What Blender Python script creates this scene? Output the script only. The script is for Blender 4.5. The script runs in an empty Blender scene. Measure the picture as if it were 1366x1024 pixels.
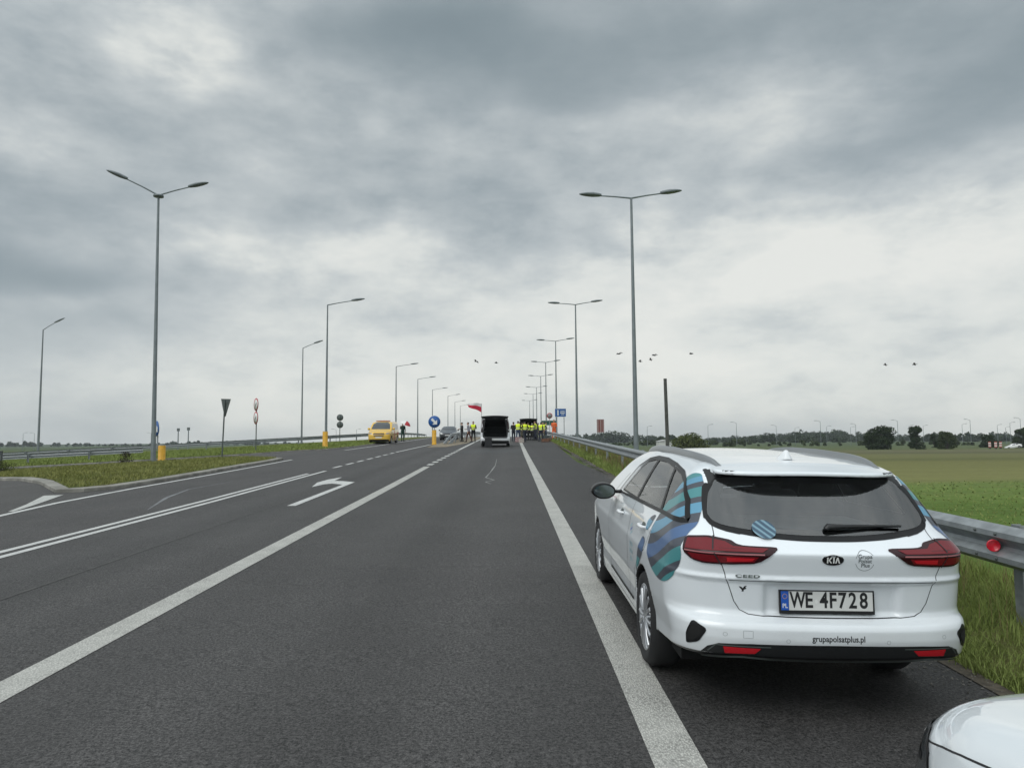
import bpy, bmesh, math, random, copy
import numpy as np
from mathutils import Vector, Matrix
from mathutils.geometry import delaunay_2d_cdt
R = math.radians
random.seed(7); rng = np.random.default_rng(11)
scene = bpy.context.scene

# ---------------------------------------------------------------- camera, sky, sun, exposure
GRADE = 0.0235                        # the carriageway climbs towards the bridge
CAM_H = 1.64
pitch, roll, yaw = math.atan(76/980), R(0.4), math.atan(2/980)
fwd = Vector((math.sin(yaw)*math.cos(pitch), math.cos(yaw)*math.cos(pitch), math.sin(pitch)))
rt0 = Vector((math.cos(yaw), -math.sin(yaw), 0)); up0 = rt0.cross(fwd)
rt = rt0*math.cos(roll) - up0*math.sin(roll); up = up0*math.cos(roll) + rt0*math.sin(roll)
camd = bpy.data.cameras.new('camera'); cam = bpy.data.objects.new('camera', camd)
scene.collection.objects.link(cam)
cam.matrix_world = Matrix(((rt.x, up.x, -fwd.x, 0), (rt.y, up.y, -fwd.y, 0), (rt.z, up.z, -fwd.z, CAM_H), (0, 0, 0, 1)))
camd.sensor_width = 36; camd.lens = 36*980/1366; camd.clip_start = 0.05; camd.clip_end = 20000
scene.camera = cam

SUN_AZ, SUN_EL = R(222), R(48)         # azimuth from +y towards +x: high, behind and to the left
sund = bpy.data.lights.new('sun', 'SUN'); sun = bpy.data.objects.new('sun', sund)
scene.collection.objects.link(sun)
sund.energy = 0.9; sund.angle = R(35); sund.color = (1.0, 0.97, 0.92)
sdir = Vector((math.sin(SUN_AZ)*math.cos(SUN_EL), math.cos(SUN_AZ)*math.cos(SUN_EL), math.sin(SUN_EL)))
sun.rotation_euler = sdir.to_track_quat('Z', 'Y').to_euler()

scene.view_settings.view_transform = 'Standard'; scene.view_settings.look = 'None'
scene.view_settings.exposure = 0; scene.view_settings.gamma = 1

def skydir(px, py):                    # a compass bearing and height in the sky, written as a photo position
    d = fwd + rt*((px-683)/980) - up*((py-512)/980)
    return d.normalized()

def build_world():
    w = bpy.data.worlds.new("World"); scene.world = w; w.use_nodes = True
    nt = w.node_tree; N = nt.nodes; L = nt.links; N.clear()
    def n(t, **k):
        o = N.new(t)
        for a, b in k.items(): setattr(o, a, b)
        return o
    def math_(op, a, b=None, c=None, clamp=False):
        m = n('ShaderNodeMath', operation=op, use_clamp=clamp)
        for i, v in enumerate((a, b, c)):
            if v is None: continue
            if isinstance(v, (int, float)): m.inputs[i].default_value = v
            else: L.new(v, m.inputs[i])
        return m.outputs[0]
    tc = n('ShaderNodeTexCoord'); nrm = n('ShaderNodeVectorMath', operation='NORMALIZE')
    L.new(tc.outputs['Generated'], nrm.inputs[0]); D = nrm.outputs[0]
    sep = n('ShaderNodeSeparateXYZ'); L.new(D, sep.inputs[0])
    z = math_('MAXIMUM', sep.outputs[2], 0.0)
    zz = math_('ADD', z, 0.16)
    # the cloud deck as a plane overhead
    px = math_('DIVIDE', sep.outputs[0], zz); py = math_('DIVIDE', sep.outputs[1], zz)
    cmb = n('ShaderNodeCombineXYZ'); L.new(px, cmb.inputs[0]); L.new(py, cmb.inputs[1])
    def noise(vec, scale, det, rough, dist=0.0, off=(0, 0, 0)):
        mp = n('ShaderNodeMapping'); mp.inputs['Location'].default_value = off; mp.inputs['Scale'].default_value = (scale[0], scale[1], scale[2])
        L.new(vec, mp.inputs[0]); t = n('ShaderNodeTexNoise'); t.inputs['Scale'].default_value = 1
        t.inputs['Detail'].default_value = det; t.inputs['Roughness'].default_value = rough; t.inputs['Distortion'].default_value = dist
        L.new(mp.outputs[0], t.inputs['Vector']); return t.outputs['Fac']
    deck = noise(cmb.outputs[0], (0.62, 0.80, 1), 6, 0.52, 0.2, (3.1, 1.7, 0))
    fine = noise(D, (4.2, 4.2, 10.0), 7, 0.56, 0.15, (7.3, 2.2, 0.4))
    # warp for the large patches
    warp = n('ShaderNodeTexNoise'); warp.inputs['Scale'].default_value = 3.2; warp.inputs['Detail'].default_value = 3
    L.new(D, warp.inputs['Vector'])
    wv = n('ShaderNodeVectorMath', operation='SUBTRACT'); L.new(warp.outputs['Color'], wv.inputs[0]); wv.inputs[1].default_value = (0.5, 0.5, 0.5)
    ws = n('ShaderNodeVectorMath', operation='SCALE'); L.new(wv.outputs[0], ws.inputs[0]); ws.inputs['Scale'].default_value = 0.22
    wd = n('ShaderNodeVectorMath', operation='ADD'); L.new(D, wd.inputs[0]); L.new(ws.outputs[0], wd.inputs[1]); DW = wd.outputs[0]
    tot = None
    # (bearing, horizontal radius, vertical radius in px-sized degrees, gain): thick and thin parts of the deck
    for (bx, by, rx, ry, g) in SKY_PATCHES:
        d0 = skydir(bx, by); e1 = Vector((d0.y, -d0.x, 0)).normalized(); e2 = e1.cross(d0)
        def dot(e, r):
            v = n('ShaderNodeVectorMath', operation='DOT_PRODUCT'); L.new(DW, v.inputs[0]); v.inputs[1].default_value = e*(980/r)
            o = e.dot(d0)*(980/r)
            return math_('SUBTRACT', v.outputs['Value'], o)
        a = dot(e1, rx); b = dot(e2, ry)
        r2 = math_('ADD', math_('MULTIPLY', a, a), math_('MULTIPLY', b, b))
        fd = n('ShaderNodeVectorMath', operation='DOT_PRODUCT'); L.new(D, fd.inputs[0]); fd.inputs[1].default_value = d0
        front = math_('GREATER_THAN', fd.outputs['Value'], 0.2)
        gq = math_('MULTIPLY', math_('MULTIPLY', math_('EXPONENT', math_('MULTIPLY', r2, -1.0)), front), g)
        tot = gq if tot is None else math_('ADD', tot, gq)
    puff = noise(D, (12, 12, 26), 7, 0.60, 0.1, (1.3, 4.2, 2.0))
    tot = math_('MULTIPLY', tot, math_('ADD', math_('MULTIPLY', math_('ADD', fine, puff), 1.15), -0.15))      # ragged edges on the thick and thin patches
    fd_ = n('ShaderNodeMapRange', interpolation_type='SMOOTHSTEP'); L.new(z, fd_.inputs[0])      # far off the deck melts into one pale band
    fd_.inputs[1].default_value = 0.02; fd_.inputs[2].default_value = 0.30; fd_.inputs[3].default_value = 0.25; fd_.inputs[4].default_value = 1.0; far = fd_.outputs[0]
    dk = math_('MULTIPLY', math_('MULTIPLY', math_('SUBTRACT', deck, 0.5), SKY_DECK), far)
    fk = math_('MULTIPLY', math_('ADD', math_('MULTIPLY', math_('SUBTRACT', fine, 0.5), SKY_FINE), math_('MULTIPLY', math_('SUBTRACT', puff, 0.5), SKY_PUFF)), far)
    v = math_('ADD', math_('ADD', tot, SKY_BASE), math_('ADD', dk, fk))
    ramp = n('ShaderNodeValToRGB'); cr = ramp.color_ramp
    cr.elements[0].position = 0.0; cr.elements[0].color = (0.165, 0.215, 0.240, 1)
    cr.elements[1].position = 1.0; cr.elements[1].color = (0.82, 0.83, 0.79, 1)
    for p, c in ((0.22, (0.260, 0.314, 0.340)), (0.42, (0.380, 0.430, 0.454)), (0.62, (0.536, 0.578, 0.588)), (0.82, (0.73, 0.755, 0.73))):
        e = cr.elements.new(p); e.color = (*c, 1)
    L.new(v, ramp.inputs[0])
    sky = n('ShaderNodeTexSky', sky_type='NISHITA'); sky.sun_disc = False; sky.sun_elevation = SUN_EL; sky.sun_rotation = SUN_AZ
    sk = n('ShaderNodeVectorMath', operation='SCALE'); L.new(sky.outputs[0], sk.inputs[0]); sk.inputs['Scale'].default_value = 1.0
    # the deck is thinner (brighter) overhead and behind, where the sun stands
    sd = n('ShaderNodeVectorMath', operation='DOT_PRODUCT'); L.new(D, sd.inputs[0]); sd.inputs[1].default_value = Vector((-0.2, -0.42, 0.88)).normalized()
    mr = n('ShaderNodeMapRange', interpolation_type='SMOOTHSTEP'); L.new(sd.outputs['Value'], mr.inputs[0])
    mr.inputs[1].default_value = 0.10; mr.inputs[2].default_value = 0.95; mr.inputs[3].default_value = 1.0; mr.inputs[4].default_value = SKY_BACK
    gain = n('ShaderNodeVectorMath', operation='SCALE'); L.new(ramp.outputs[0], gain.inputs[0])
    L.new(math_('MULTIPLY', mr.outputs[0], 10.0), gain.inputs['Scale'])
    mix = n('ShaderNodeMix', data_type='RGBA'); mix.inputs[0].default_value = 0.94
    L.new(sk.outputs[0], mix.inputs[6]); L.new(gain.outputs[0], mix.inputs[7])
    bg = n('ShaderNodeBackground'); bg.inputs['Strength'].default_value = 0.10; L.new(mix.outputs[2], bg.inputs[0])
    out = n('ShaderNodeOutputWorld'); L.new(bg.outputs[0], out.inputs[0])
    w.cycles.sampling_method = 'MANUAL'; w.cycles.sample_map_resolution = 512
SKY_BASE, SKY_DECK, SKY_FINE, SKY_PUFF, SKY_BACK = 0.545, 0.30, 0.62, 0.42, 2.4
SKY_PATCHES = [
    (240, 55, 60, 45, 0.34), (210, 35, 130, 40, 0.10), (70, 130, 90, 50, 0.08), (85, 150, 35, 30, 0.10), (330, 335, 150, 42, 0.28), (450, 335, 120, 30, 0.12), (560, 315, 90, 24, 0.10),
    (40, 350, 130, 36, -0.24), (90, 395, 90, 14, 0.12), (600, 30, 130, 70, -0.16), (470, 60, 120, 50, -0.10), (900, 25, 380, 50, -0.24), (1320, 80, 160, 60, -0.26), (780, 115, 120, 36, -0.16), (640, 120, 100, 60, -0.06),
    (400, 115, 60, 30, 0.08), (355, 225, 26, 18, 0.12), (500, 205, 30, 12, 0.12), (1000, 95, 110, 40, 0.12), (1160, 105, 80, 30, 0.12), (1040, 165, 60, 22, 0.12), (1150, 185, 150, 16, -0.08), (1250, 160, 120, 40, -0.04),
    (840, 155, 70, 30, 0.08), (1200, 320, 330, 75, 0.26), (960, 360, 260, 60, 0.20), (1100, 460, 420, 80, 0.22), (620, 430, 220, 60, 0.16), (560, 345, 140, 30, 0.08),
    (140, 470, 300, 60, -0.05), (420, 440, 90, 16, 0.06), (430, 490, 220, 60, 0.16), (760, 530, 700, 60, 0.24), (150, 555, 300, 36, 0.02), (1250, 560, 400, 40, 0.06),
    (150, 255, 160, 50, -0.08), (500, 270, 160, 50, -0.06), (700, 270, 120, 40, -0.02)]
build_world()
# ---------------------------------------------------------------- helpers
def link(o): scene.collection.objects.link(o); return o
def tag(o, label=None, cat=None, group=None, kind=None):
    for k, v in (('label', label), ('category', cat), ('group', group), ('kind', kind)):
        if v: o[k] = v
    return o
def thing(name, label, cat, loc=(0, 0, 0), rot=(0, 0, 0), group=None):
    o = link(bpy.data.objects.new(name, None)); o.location = loc; o.rotation_euler = rot; o.empty_display_size = 0.2
    return tag(o, label, cat, group)
def dup(root, loc=None, rot=None, label=None, cat=None, group=None):
    r = link(root.copy())
    if loc is not None: r.location = loc
    if rot is not None: r.rotation_euler = rot
    tag(r, label, cat, group)
    for ch in list(root.children):
        c = link(ch.copy()); c.parent = r
        for g in list(ch.children):
            d = link(g.copy()); d.parent = c
    return r
def mesh_obj(name, v, f, mats=None, parent=None, smooth=False, fm=None, normals=None):
    me = bpy.data.meshes.new(name)
    v = np.asarray(v, float)
    me.from_pydata([tuple(p) for p in v], [], [tuple(int(i) for i in q) for q in f])
    if mats is not None:
        for m in (mats if isinstance(mats, (list, tuple)) else [mats]): me.materials.append(m)
    if fm is not None: me.polygons.foreach_set('material_index', np.asarray(fm, np.int32))
    if smooth is True or normals is not None: me.polygons.foreach_set('use_smooth', np.ones(len(me.polygons), bool))
    if normals is not None: me.normals_split_custom_set_from_vertices([tuple(q) for q in normals])
    me.update()
    o = link(bpy.data.objects.new(name, me))
    if parent is not None: o.parent = parent
    return o
class MB:
    """collects shapes for ONE mesh object"""
    def __init__(s): s.v = []; s.f = []; s.m = []; s.sm = []
    def add(s, v, f, m=0, sm=False):
        b = len(s.v); s.v += [tuple(p) for p in v]
        for q in f: s.f.append(tuple(b+i for i in q)); s.m.append(m); s.sm.append(sm)
        return s
    def box(s, c, d, m=0, M=None):
        x, y, z = (q/2 for q in d)
        v = [Vector((sx*x, sy*y, sz*z)) for sz in (-1, 1) for sy in (-1, 1) for sx in (-1, 1)]
        v = [(M @ p if M is not None else p) + Vector(c) for p in v]
        return s.add(v, [(0, 2, 3, 1), (4, 5, 7, 6), (0, 1, 5, 4), (2, 6, 7, 3), (0, 4, 6, 2), (1, 3, 7, 5)], m)
    def tube(s, pts, rad, n=8, m=0, caps=True, sm=True, flat=1.0):
        pts = [Vector(p) for p in pts]; k = len(pts)
        rad = list(rad) if hasattr(rad, '__len__') else [rad]*k
        t0 = (pts[1]-pts[0]).normalized(); a = Vector((0, 0, 1)) if abs(t0.z) < 0.9 else Vector((0, 1, 0))
        e1 = t0.cross(a).normalized(); V = []
        for i, p in enumerate(pts):
            t = (pts[min(i+1, k-1)]-pts[max(i-1, 0)]).normalized()
            e1 = (e1 - t*e1.dot(t)).normalized(); e2 = t.cross(e1)
            for j in range(n):
                q = 2*math.pi*j/n; V.append(p + (e1*math.cos(q) + e2*math.sin(q)*flat)*rad[i])
        F = [(i*n+j, i*n+(j+1) % n, (i+1)*n+(j+1) % n, (i+1)*n+j) for i in range(k-1) for j in range(n)]
        s.add(V, F, m, sm)
        if caps: s.add(V[:n], [tuple(range(n))[::-1]], m); s.add(V[-n:], [tuple(range(n))], m)
        return s
    def lathe(s, prof, n=24, m=0, M=None, sm=True):          # prof [(r, h)] about z
        V = []; k = len(prof)
        for r_, h in prof:
            for j in range(n):
                q = 2*math.pi*j/n; p = Vector((r_*math.cos(q), r_*math.sin(q), h)); V.append(M @ p if M is not None else p)
        return s.add(V, [(i*n+j, i*n+(j+1) % n, (i+1)*n+(j+1) % n, (i+1)*n+j) for i in range(k-1) for j in range(n)], m, sm)
    def prism(s, poly, d0, d1, m=0, M=None):                 # 2-D outline (x, z) given depth along y
        n = len(poly)
        V = [Vector((p[0], d0, p[1])) for p in poly] + [Vector((p[0], d1, p[1])) for p in poly]
        if M is not None: V = [M @ p for p in V]
        return s.add(V, [tuple(range(n)), tuple(range(2*n-1, n-1, -1))] + [(i, i+n, (i+1) % n+n, (i+1) % n) for i in range(n)], m)
    def build(s, name, mats, parent=None, fix=True):
        o = mesh_obj(name, s.v, s.f, mats, parent, fm=s.m)
        o.data.polygons.foreach_set('use_smooth', np.array(s.sm, bool))
        if fix:
            b = bmesh.new(); b.from_mesh(o.data); bmesh.ops.recalc_face_normals(b, faces=b.faces); b.to_mesh(o.data); b.free()
        return o

# ---------------------------------------------------------------- materials
def new_mat(name):
    m = bpy.data.materials.new(name); m.use_nodes = True; return m, m.node_tree.nodes, m.node_tree.links, m.node_tree.nodes['Principled BSDF']
def mat(name, col, rough=0.5, metal=0.0, coat=0.0, spec=0.5, var=0.0, vscale=8.0, bump=0.0, bscale=60.0, col2=None, emit=None):
    m, N, L, P = new_mat(name)
    P.inputs['Base Color'].default_value = (*col, 1); P.inputs['Roughness'].default_value = rough
    P.inputs['Metallic'].default_value = metal; P.inputs['Coat Weight'].default_value = coat; P.inputs['Coat Roughness'].default_value = 0.03
    P.inputs['Specular IOR Level'].default_value = spec
    if var > 0 or col2 is not None:
        tc = N.new('ShaderNodeTexCoord'); t = N.new('ShaderNodeTexNoise'); t.inputs['Scale'].default_value = vscale; t.inputs['Detail'].default_value = 5
        L.new(tc.outputs['Object'], t.inputs['Vector'])
        mx = N.new('ShaderNodeMix'); mx.data_type = 'RGBA'
        c2 = col2 if col2 is not None else tuple(min(1, c*(1+var)) for c in col); c1 = col if col2 is not None else tuple(c*(1-var) for c in col)
        mx.inputs[6].default_value = (*c1, 1); mx.inputs[7].default_value = (*c2, 1)
        mr = N.new('ShaderNodeMapRange'); mr.inputs[1].default_value = 0.35; mr.inputs[2].default_value = 0.65
        L.new(t.outputs['Fac'], mr.inputs[0]); L.new(mr.outputs[0], mx.inputs[0]); L.new(mx.outputs[2], P.inputs['Base Color'])
        rr = N.new('ShaderNodeMapRange'); rr.inputs[3].default_value = rough*0.85; rr.inputs[4].default_value = min(1, rough*1.15)
        L.new(t.outputs['Fac'], rr.inputs[0]); L.new(rr.outputs[0], P.inputs['Roughness'])
    if bump > 0:
        tc = N.new('ShaderNodeTexCoord'); t = N.new('ShaderNodeTexNoise'); t.inputs['Scale'].default_value = bscale; t.inputs['Detail'].default_value = 3
        L.new(tc.outputs['Object'], t.inputs['Vector']); b = N.new('ShaderNodeBump'); b.inputs['Strength'].default_value = bump; b.inputs['Distance'].default_value = 0.01
        L.new(t.outputs['Fac'], b.inputs['Height']); L.new(b.outputs[0], P.inputs['Normal'])
    if emit: P.inputs['Emission Color'].default_value = (*emit, 1); P.inputs['Emission Strength'].default_value = 1
    return m
def glass_mat(name, tint, refl=1.0, ior=1.62):
    m = bpy.data.materials.new(name); m.use_nodes = True; N = m.node_tree.nodes; L = m.node_tree.links; N.clear()
    tr = N.new('ShaderNodeBsdfTransparent'); tr.inputs[0].default_value = (*tint, 1)
    gl = N.new('ShaderNodeBsdfGlossy'); gl.inputs['Roughness'].default_value = 0.015; gl.inputs[0].default_value = (refl, refl, refl, 1)
    fr = N.new('ShaderNodeFresnel'); fr.inputs[0].default_value = ior
    mx = N.new('ShaderNodeMixShader'); L.new(fr.outputs[0], mx.inputs[0]); L.new(tr.outputs[0], mx.inputs[1]); L.new(gl.outputs[0], mx.inputs[2])
    o = N.new('ShaderNodeOutputMaterial'); L.new(mx.outputs[0], o.inputs[0]); return m
def paint_mat(name, col, inner=(0.010, 0.010, 0.011), rough=0.28, dirt=0.15, lip=False):
    """car paint outside, dark lining on the inside faces of the same sheet"""
    m, N, L, P = new_mat(name)
    tc = N.new('ShaderNodeTexCoord'); t = N.new('ShaderNodeTexNoise'); t.inputs['Scale'].default_value = 3.0; t.inputs['Detail'].default_value = 6
    L.new(tc.outputs['Object'], t.inputs['Vector'])
    sp = N.new('ShaderNodeSeparateXYZ'); L.new(tc.outputs['Object'], sp.inputs[0])
    lo = N.new('ShaderNodeMapRange'); lo.inputs[1].default_value = 0.75; lo.inputs[2].default_value = 0.15; L.new(sp.outputs[2], lo.inputs[0])
    ml = N.new('ShaderNodeMath'); ml.operation = 'MULTIPLY'; L.new(lo.outputs[0], ml.inputs[0]); L.new(t.outputs['Fac'], ml.inputs[1])
    m2 = N.new('ShaderNodeMath'); m2.operation = 'MULTIPLY'; m2.inputs[1].default_value = dirt*6; L.new(ml.outputs[0], m2.inputs[0])
    mx = N.new('ShaderNodeMix'); mx.data_type = 'RGBA'; L.new(m2.outputs[0], mx.inputs[0])
    mx.inputs[6].default_value = (*col, 1); mx.inputs[7].default_value = (0.30*col[0]+.12, 0.29*col[1]+.11, 0.27*col[2]+.1, 1)
    # sills, bumper undersides and the underside of the roof lip are black plastic
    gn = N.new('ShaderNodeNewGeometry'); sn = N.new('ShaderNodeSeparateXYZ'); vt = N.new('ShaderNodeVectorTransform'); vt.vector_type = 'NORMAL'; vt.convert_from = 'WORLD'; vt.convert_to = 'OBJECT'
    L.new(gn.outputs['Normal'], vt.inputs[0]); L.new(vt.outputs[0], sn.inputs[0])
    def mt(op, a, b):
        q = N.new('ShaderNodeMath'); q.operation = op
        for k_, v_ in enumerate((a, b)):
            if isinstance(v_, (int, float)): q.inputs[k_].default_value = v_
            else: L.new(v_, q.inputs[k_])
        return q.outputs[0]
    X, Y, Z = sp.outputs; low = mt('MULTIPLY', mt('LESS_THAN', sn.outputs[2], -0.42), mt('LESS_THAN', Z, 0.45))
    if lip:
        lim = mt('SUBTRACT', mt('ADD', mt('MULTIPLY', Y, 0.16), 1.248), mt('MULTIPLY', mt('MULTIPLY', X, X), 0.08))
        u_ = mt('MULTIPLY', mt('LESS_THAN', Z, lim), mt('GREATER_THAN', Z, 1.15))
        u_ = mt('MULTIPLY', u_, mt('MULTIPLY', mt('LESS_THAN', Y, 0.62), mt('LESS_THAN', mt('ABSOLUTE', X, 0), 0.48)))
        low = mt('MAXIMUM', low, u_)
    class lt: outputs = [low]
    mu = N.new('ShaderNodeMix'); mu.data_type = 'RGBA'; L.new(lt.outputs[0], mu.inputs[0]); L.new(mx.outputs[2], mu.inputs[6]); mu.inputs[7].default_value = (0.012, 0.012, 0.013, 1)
    L.new(mu.outputs[2], P.inputs['Base Color']); P.inputs['Roughness'].default_value = rough
    P.inputs['Coat Weight'].default_value = 1.0; P.inputs['Coat Roughness'].default_value = 0.02
    D = N.new('ShaderNodeBsdfDiffuse'); D.inputs[0].default_value = (*inner, 1)
    g = N.new('ShaderNodeNewGeometry'); ms = N.new('ShaderNodeMixShader')
    L.new(g.outputs['Backfacing'], ms.inputs[0]); L.new(P.outputs[0], ms.inputs[1]); L.new(D.outputs[0], ms.inputs[2])
    L.new(ms.outputs[0], N['Material Output'].inputs[0]); return m
M = {}
M['galv'] = mat('galvanised steel', (0.30, 0.32, 0.33), 0.55, 0.55, var=0.16, vscale=9)
M['pole'] = mat('pole zinc', (0.20, 0.225, 0.235), 0.55, 0.35, var=0.10, vscale=3)
M['lamp'] = mat('lamp housing', (0.17, 0.19, 0.20), 0.5, var=0.1)
M['lampglass'] = mat('lamp bowl', (0.35, 0.37, 0.36), 0.25)
M['black'] = mat('black plastic', (0.012, 0.013, 0.014), 0.45, bump=0.05)
M['gloss'] = mat('black trim', (0.010, 0.010, 0.011), 0.38, spec=0.25)
M['whiteplain'] = mat('white plastic', (0.78, 0.795, 0.81), 0.3)
M['rubber'] = mat('tyre rubber', (0.016, 0.016, 0.017), 0.85, bump=0.1)
M['rim'] = mat('silver wheel cover', (0.50, 0.51, 0.53), 0.32, 0.75)
M['dark'] = mat('dark cavity', (0.006, 0.006, 0.006), 0.9)
M['seat'] = mat('seat cloth', (0.03, 0.031, 0.034), 0.9, var=0.2)
M['cover'] = mat('grey load cover', (0.16, 0.175, 0.18), 0.8, var=0.25, vscale=3)
M['glass'] = glass_mat('window glass', (0.84, 0.87, 0.86))
M['glassdark'] = glass_mat('privacy glass', (0.50, 0.53, 0.53))
M['rearglass'] = glass_mat('heated rear glass', (0.74, 0.77, 0.77), 1.0, 2.1); M['sensor'] = mat('pale joint', (0.30, 0.32, 0.33), 0.5)
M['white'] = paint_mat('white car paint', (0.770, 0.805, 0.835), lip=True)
M['red'] = mat('red lamp glass', (0.150, 0.007, 0.012), 0.22, spec=0.35)
M['redbright'] = mat('bright red lens', (0.48, 0.014, 0.022), 0.25, spec=0.35)
M['reddark'] = mat('smoked red lens', (0.028, 0.006, 0.008), 0.18, spec=0.35)
M['chrome'] = mat('chrome', (0.7, 0.7, 0.7), 0.12, 1.0)
M['mirror'] = mat('mirror glass', (0.13, 0.15, 0.15), 0.06, 1.0)
M['ink'] = mat('black lettering', (0.01, 0.01, 0.011), 0.5)
M['platewhite'] = mat('plate white', (0.62, 0.62, 0.60), 0.4, var=0.05)
M['plateblue'] = mat('plate blue', (0.015, 0.09, 0.42), 0.35)
M['yellow'] = mat('yellow plastic', (0.62, 0.33, 0.018), 0.5, var=0.15, vscale=5)
M['signblue'] = mat('sign blue', (0.010, 0.085, 0.30), 0.4, var=0.08)
M['signwhite'] = mat('sign white', (0.70, 0.70, 0.68), 0.45)
M['signred'] = mat('sign red', (0.45, 0.02, 0.03), 0.45)
M['signgreen'] = mat('sign green', (0.012, 0.075, 0.050), 0.45)
M['signback'] = mat('grey sign back', (0.10, 0.115, 0.11), 0.6, 0.3, var=0.1)
# ---------------------------------------------------------------- implicit surfaces (one continuous sheet per body)
def tab(pts, s=0.012, n=1200):
    """softened polyline through (t, value)"""
    pts = sorted(pts); xs = np.array([p[0] for p in pts], float); ys = np.array([p[1] for p in pts], float)
    a, b = xs[0]-0.3, xs[-1]+0.3; t = np.linspace(a, b, n)
    v = np.interp(t, xs, ys)
    v = np.where(t < xs[0], ys[0]+(t-xs[0])*(ys[1]-ys[0])/(xs[1]-xs[0]), v); v = np.where(t > xs[-1], ys[-1]+(t-xs[-1])*(ys[-1]-ys[-2])/(xs[-1]-xs[-2]), v)
    st = (b-a)/(n-1); k = max(1, int(3*s/st)); w = np.exp(-0.5*(np.arange(-k, k+1)*st/max(s, 1e-6))**2); w /= w.sum()
    vs = np.convolve(np.pad(v, k, mode='edge'), w, mode='valid'); vs[:k] = v[:k]; vs[-k:] = v[-k:]
    return lambda q: np.interp(q, t, vs)
def smax(a, b, k):
    h = np.maximum(k-np.abs(a-b), 0)/k; return np.maximum(a, b)+h*h*k*0.25
def smin(a, b, k): return -smax(-a, -b, k)
def sbox(t, a, b, s):                    # soft 0..1 window
    return 0.5*(np.tanh((t-a)/s)-np.tanh((t-b)/s))
def grad(fn, p, e=0.002):
    x, y, z = p.T
    return np.stack([fn(x+e, y, z)-fn(x-e, y, z), fn(x, y+e, z)-fn(x, y-e, z), fn(x, y, z+e)-fn(x, y, z-e)], 1)/(2*e)
def unit(g): return g/np.maximum(np.linalg.norm(g, axis=1, keepdims=True), 1e-9)
def surface_nets(fn, lo, hi, h, newton=4):
    ax = [np.arange(lo[i], hi[i]+h, h) for i in range(3)]
    V = np.broadcast_to(fn(ax[0][:, None, None], ax[1][None, :, None], ax[2][None, None, :]), tuple(len(a) for a in ax))
    S = V < 0
    c = np.zeros(tuple(n-1 for n in V.shape), np.int8)
    for i in (0, 1):
        for j in (0, 1):
            for k in (0, 1): c += S[i:S.shape[0]-1+i, j:S.shape[1]-1+j, k:S.shape[2]-1+k]
    cells = np.argwhere((c > 0) & (c < 8)); idx = -np.ones(c.shape, np.int64); idx[tuple(cells.T)] = np.arange(len(cells))
    P = np.zeros((len(cells), 3)); cnt = np.zeros(len(cells))
    corners = [(i, j, k) for i in (0, 1) for j in (0, 1) for k in (0, 1)]
    for a in corners:
        for d in range(3):
            if a[d]: continue
            b = list(a); b[d] = 1
            va = V[tuple((cells+a).T)]; vb = V[tuple((cells+np.array(b)).T)]
            m = (va < 0) != (vb < 0); t = np.where(m, va/np.where(m, va-vb, 1), 0)
            q = np.array(a, float)[None] + np.eye(3)[d][None]*t[:, None]
            P[m] += q[m]; cnt[m] += 1
    P = (cells+P/cnt[:, None])*h+np.array(lo)
    F = []
    for d in range(3):
        sl0 = [slice(None)]*3; sl1 = [slice(None)]*3; sl0[d] = slice(0, -1); sl1[d] = slice(1, None)
        ed = np.argwhere(S[tuple(sl0)] != S[tuple(sl1)])
        u, w = (d+1) % 3, (d+2) % 3
        ed = ed[(ed[:, u] > 0) & (ed[:, w] > 0) & (ed[:, u] < c.shape[u]) & (ed[:, w] < c.shape[w])]
        def ci(du, dw):
            q = ed.copy(); q[:, u] -= du; q[:, w] -= dw; return idx[tuple(q.T)]
        q = np.stack([ci(1, 1), ci(0, 1), ci(0, 0), ci(1, 0)], 1)
        flip = ~S[tuple(ed.T)]
        q[flip] = q[flip][:, ::-1]; F.append(q)
    F = np.concatenate(F)
    for _ in range(newton):
        f = fn(*P.T); g = grad(fn, P); n2 = np.maximum((g*g).sum(1), 0.05)
        st = (f/n2)[:, None]*g; ln = np.linalg.norm(st, axis=1, keepdims=True); st *= np.minimum(1, 0.5*h/np.maximum(ln, 1e-9)); P = P-st
    return P, F, unit(grad(fn, P))

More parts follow.
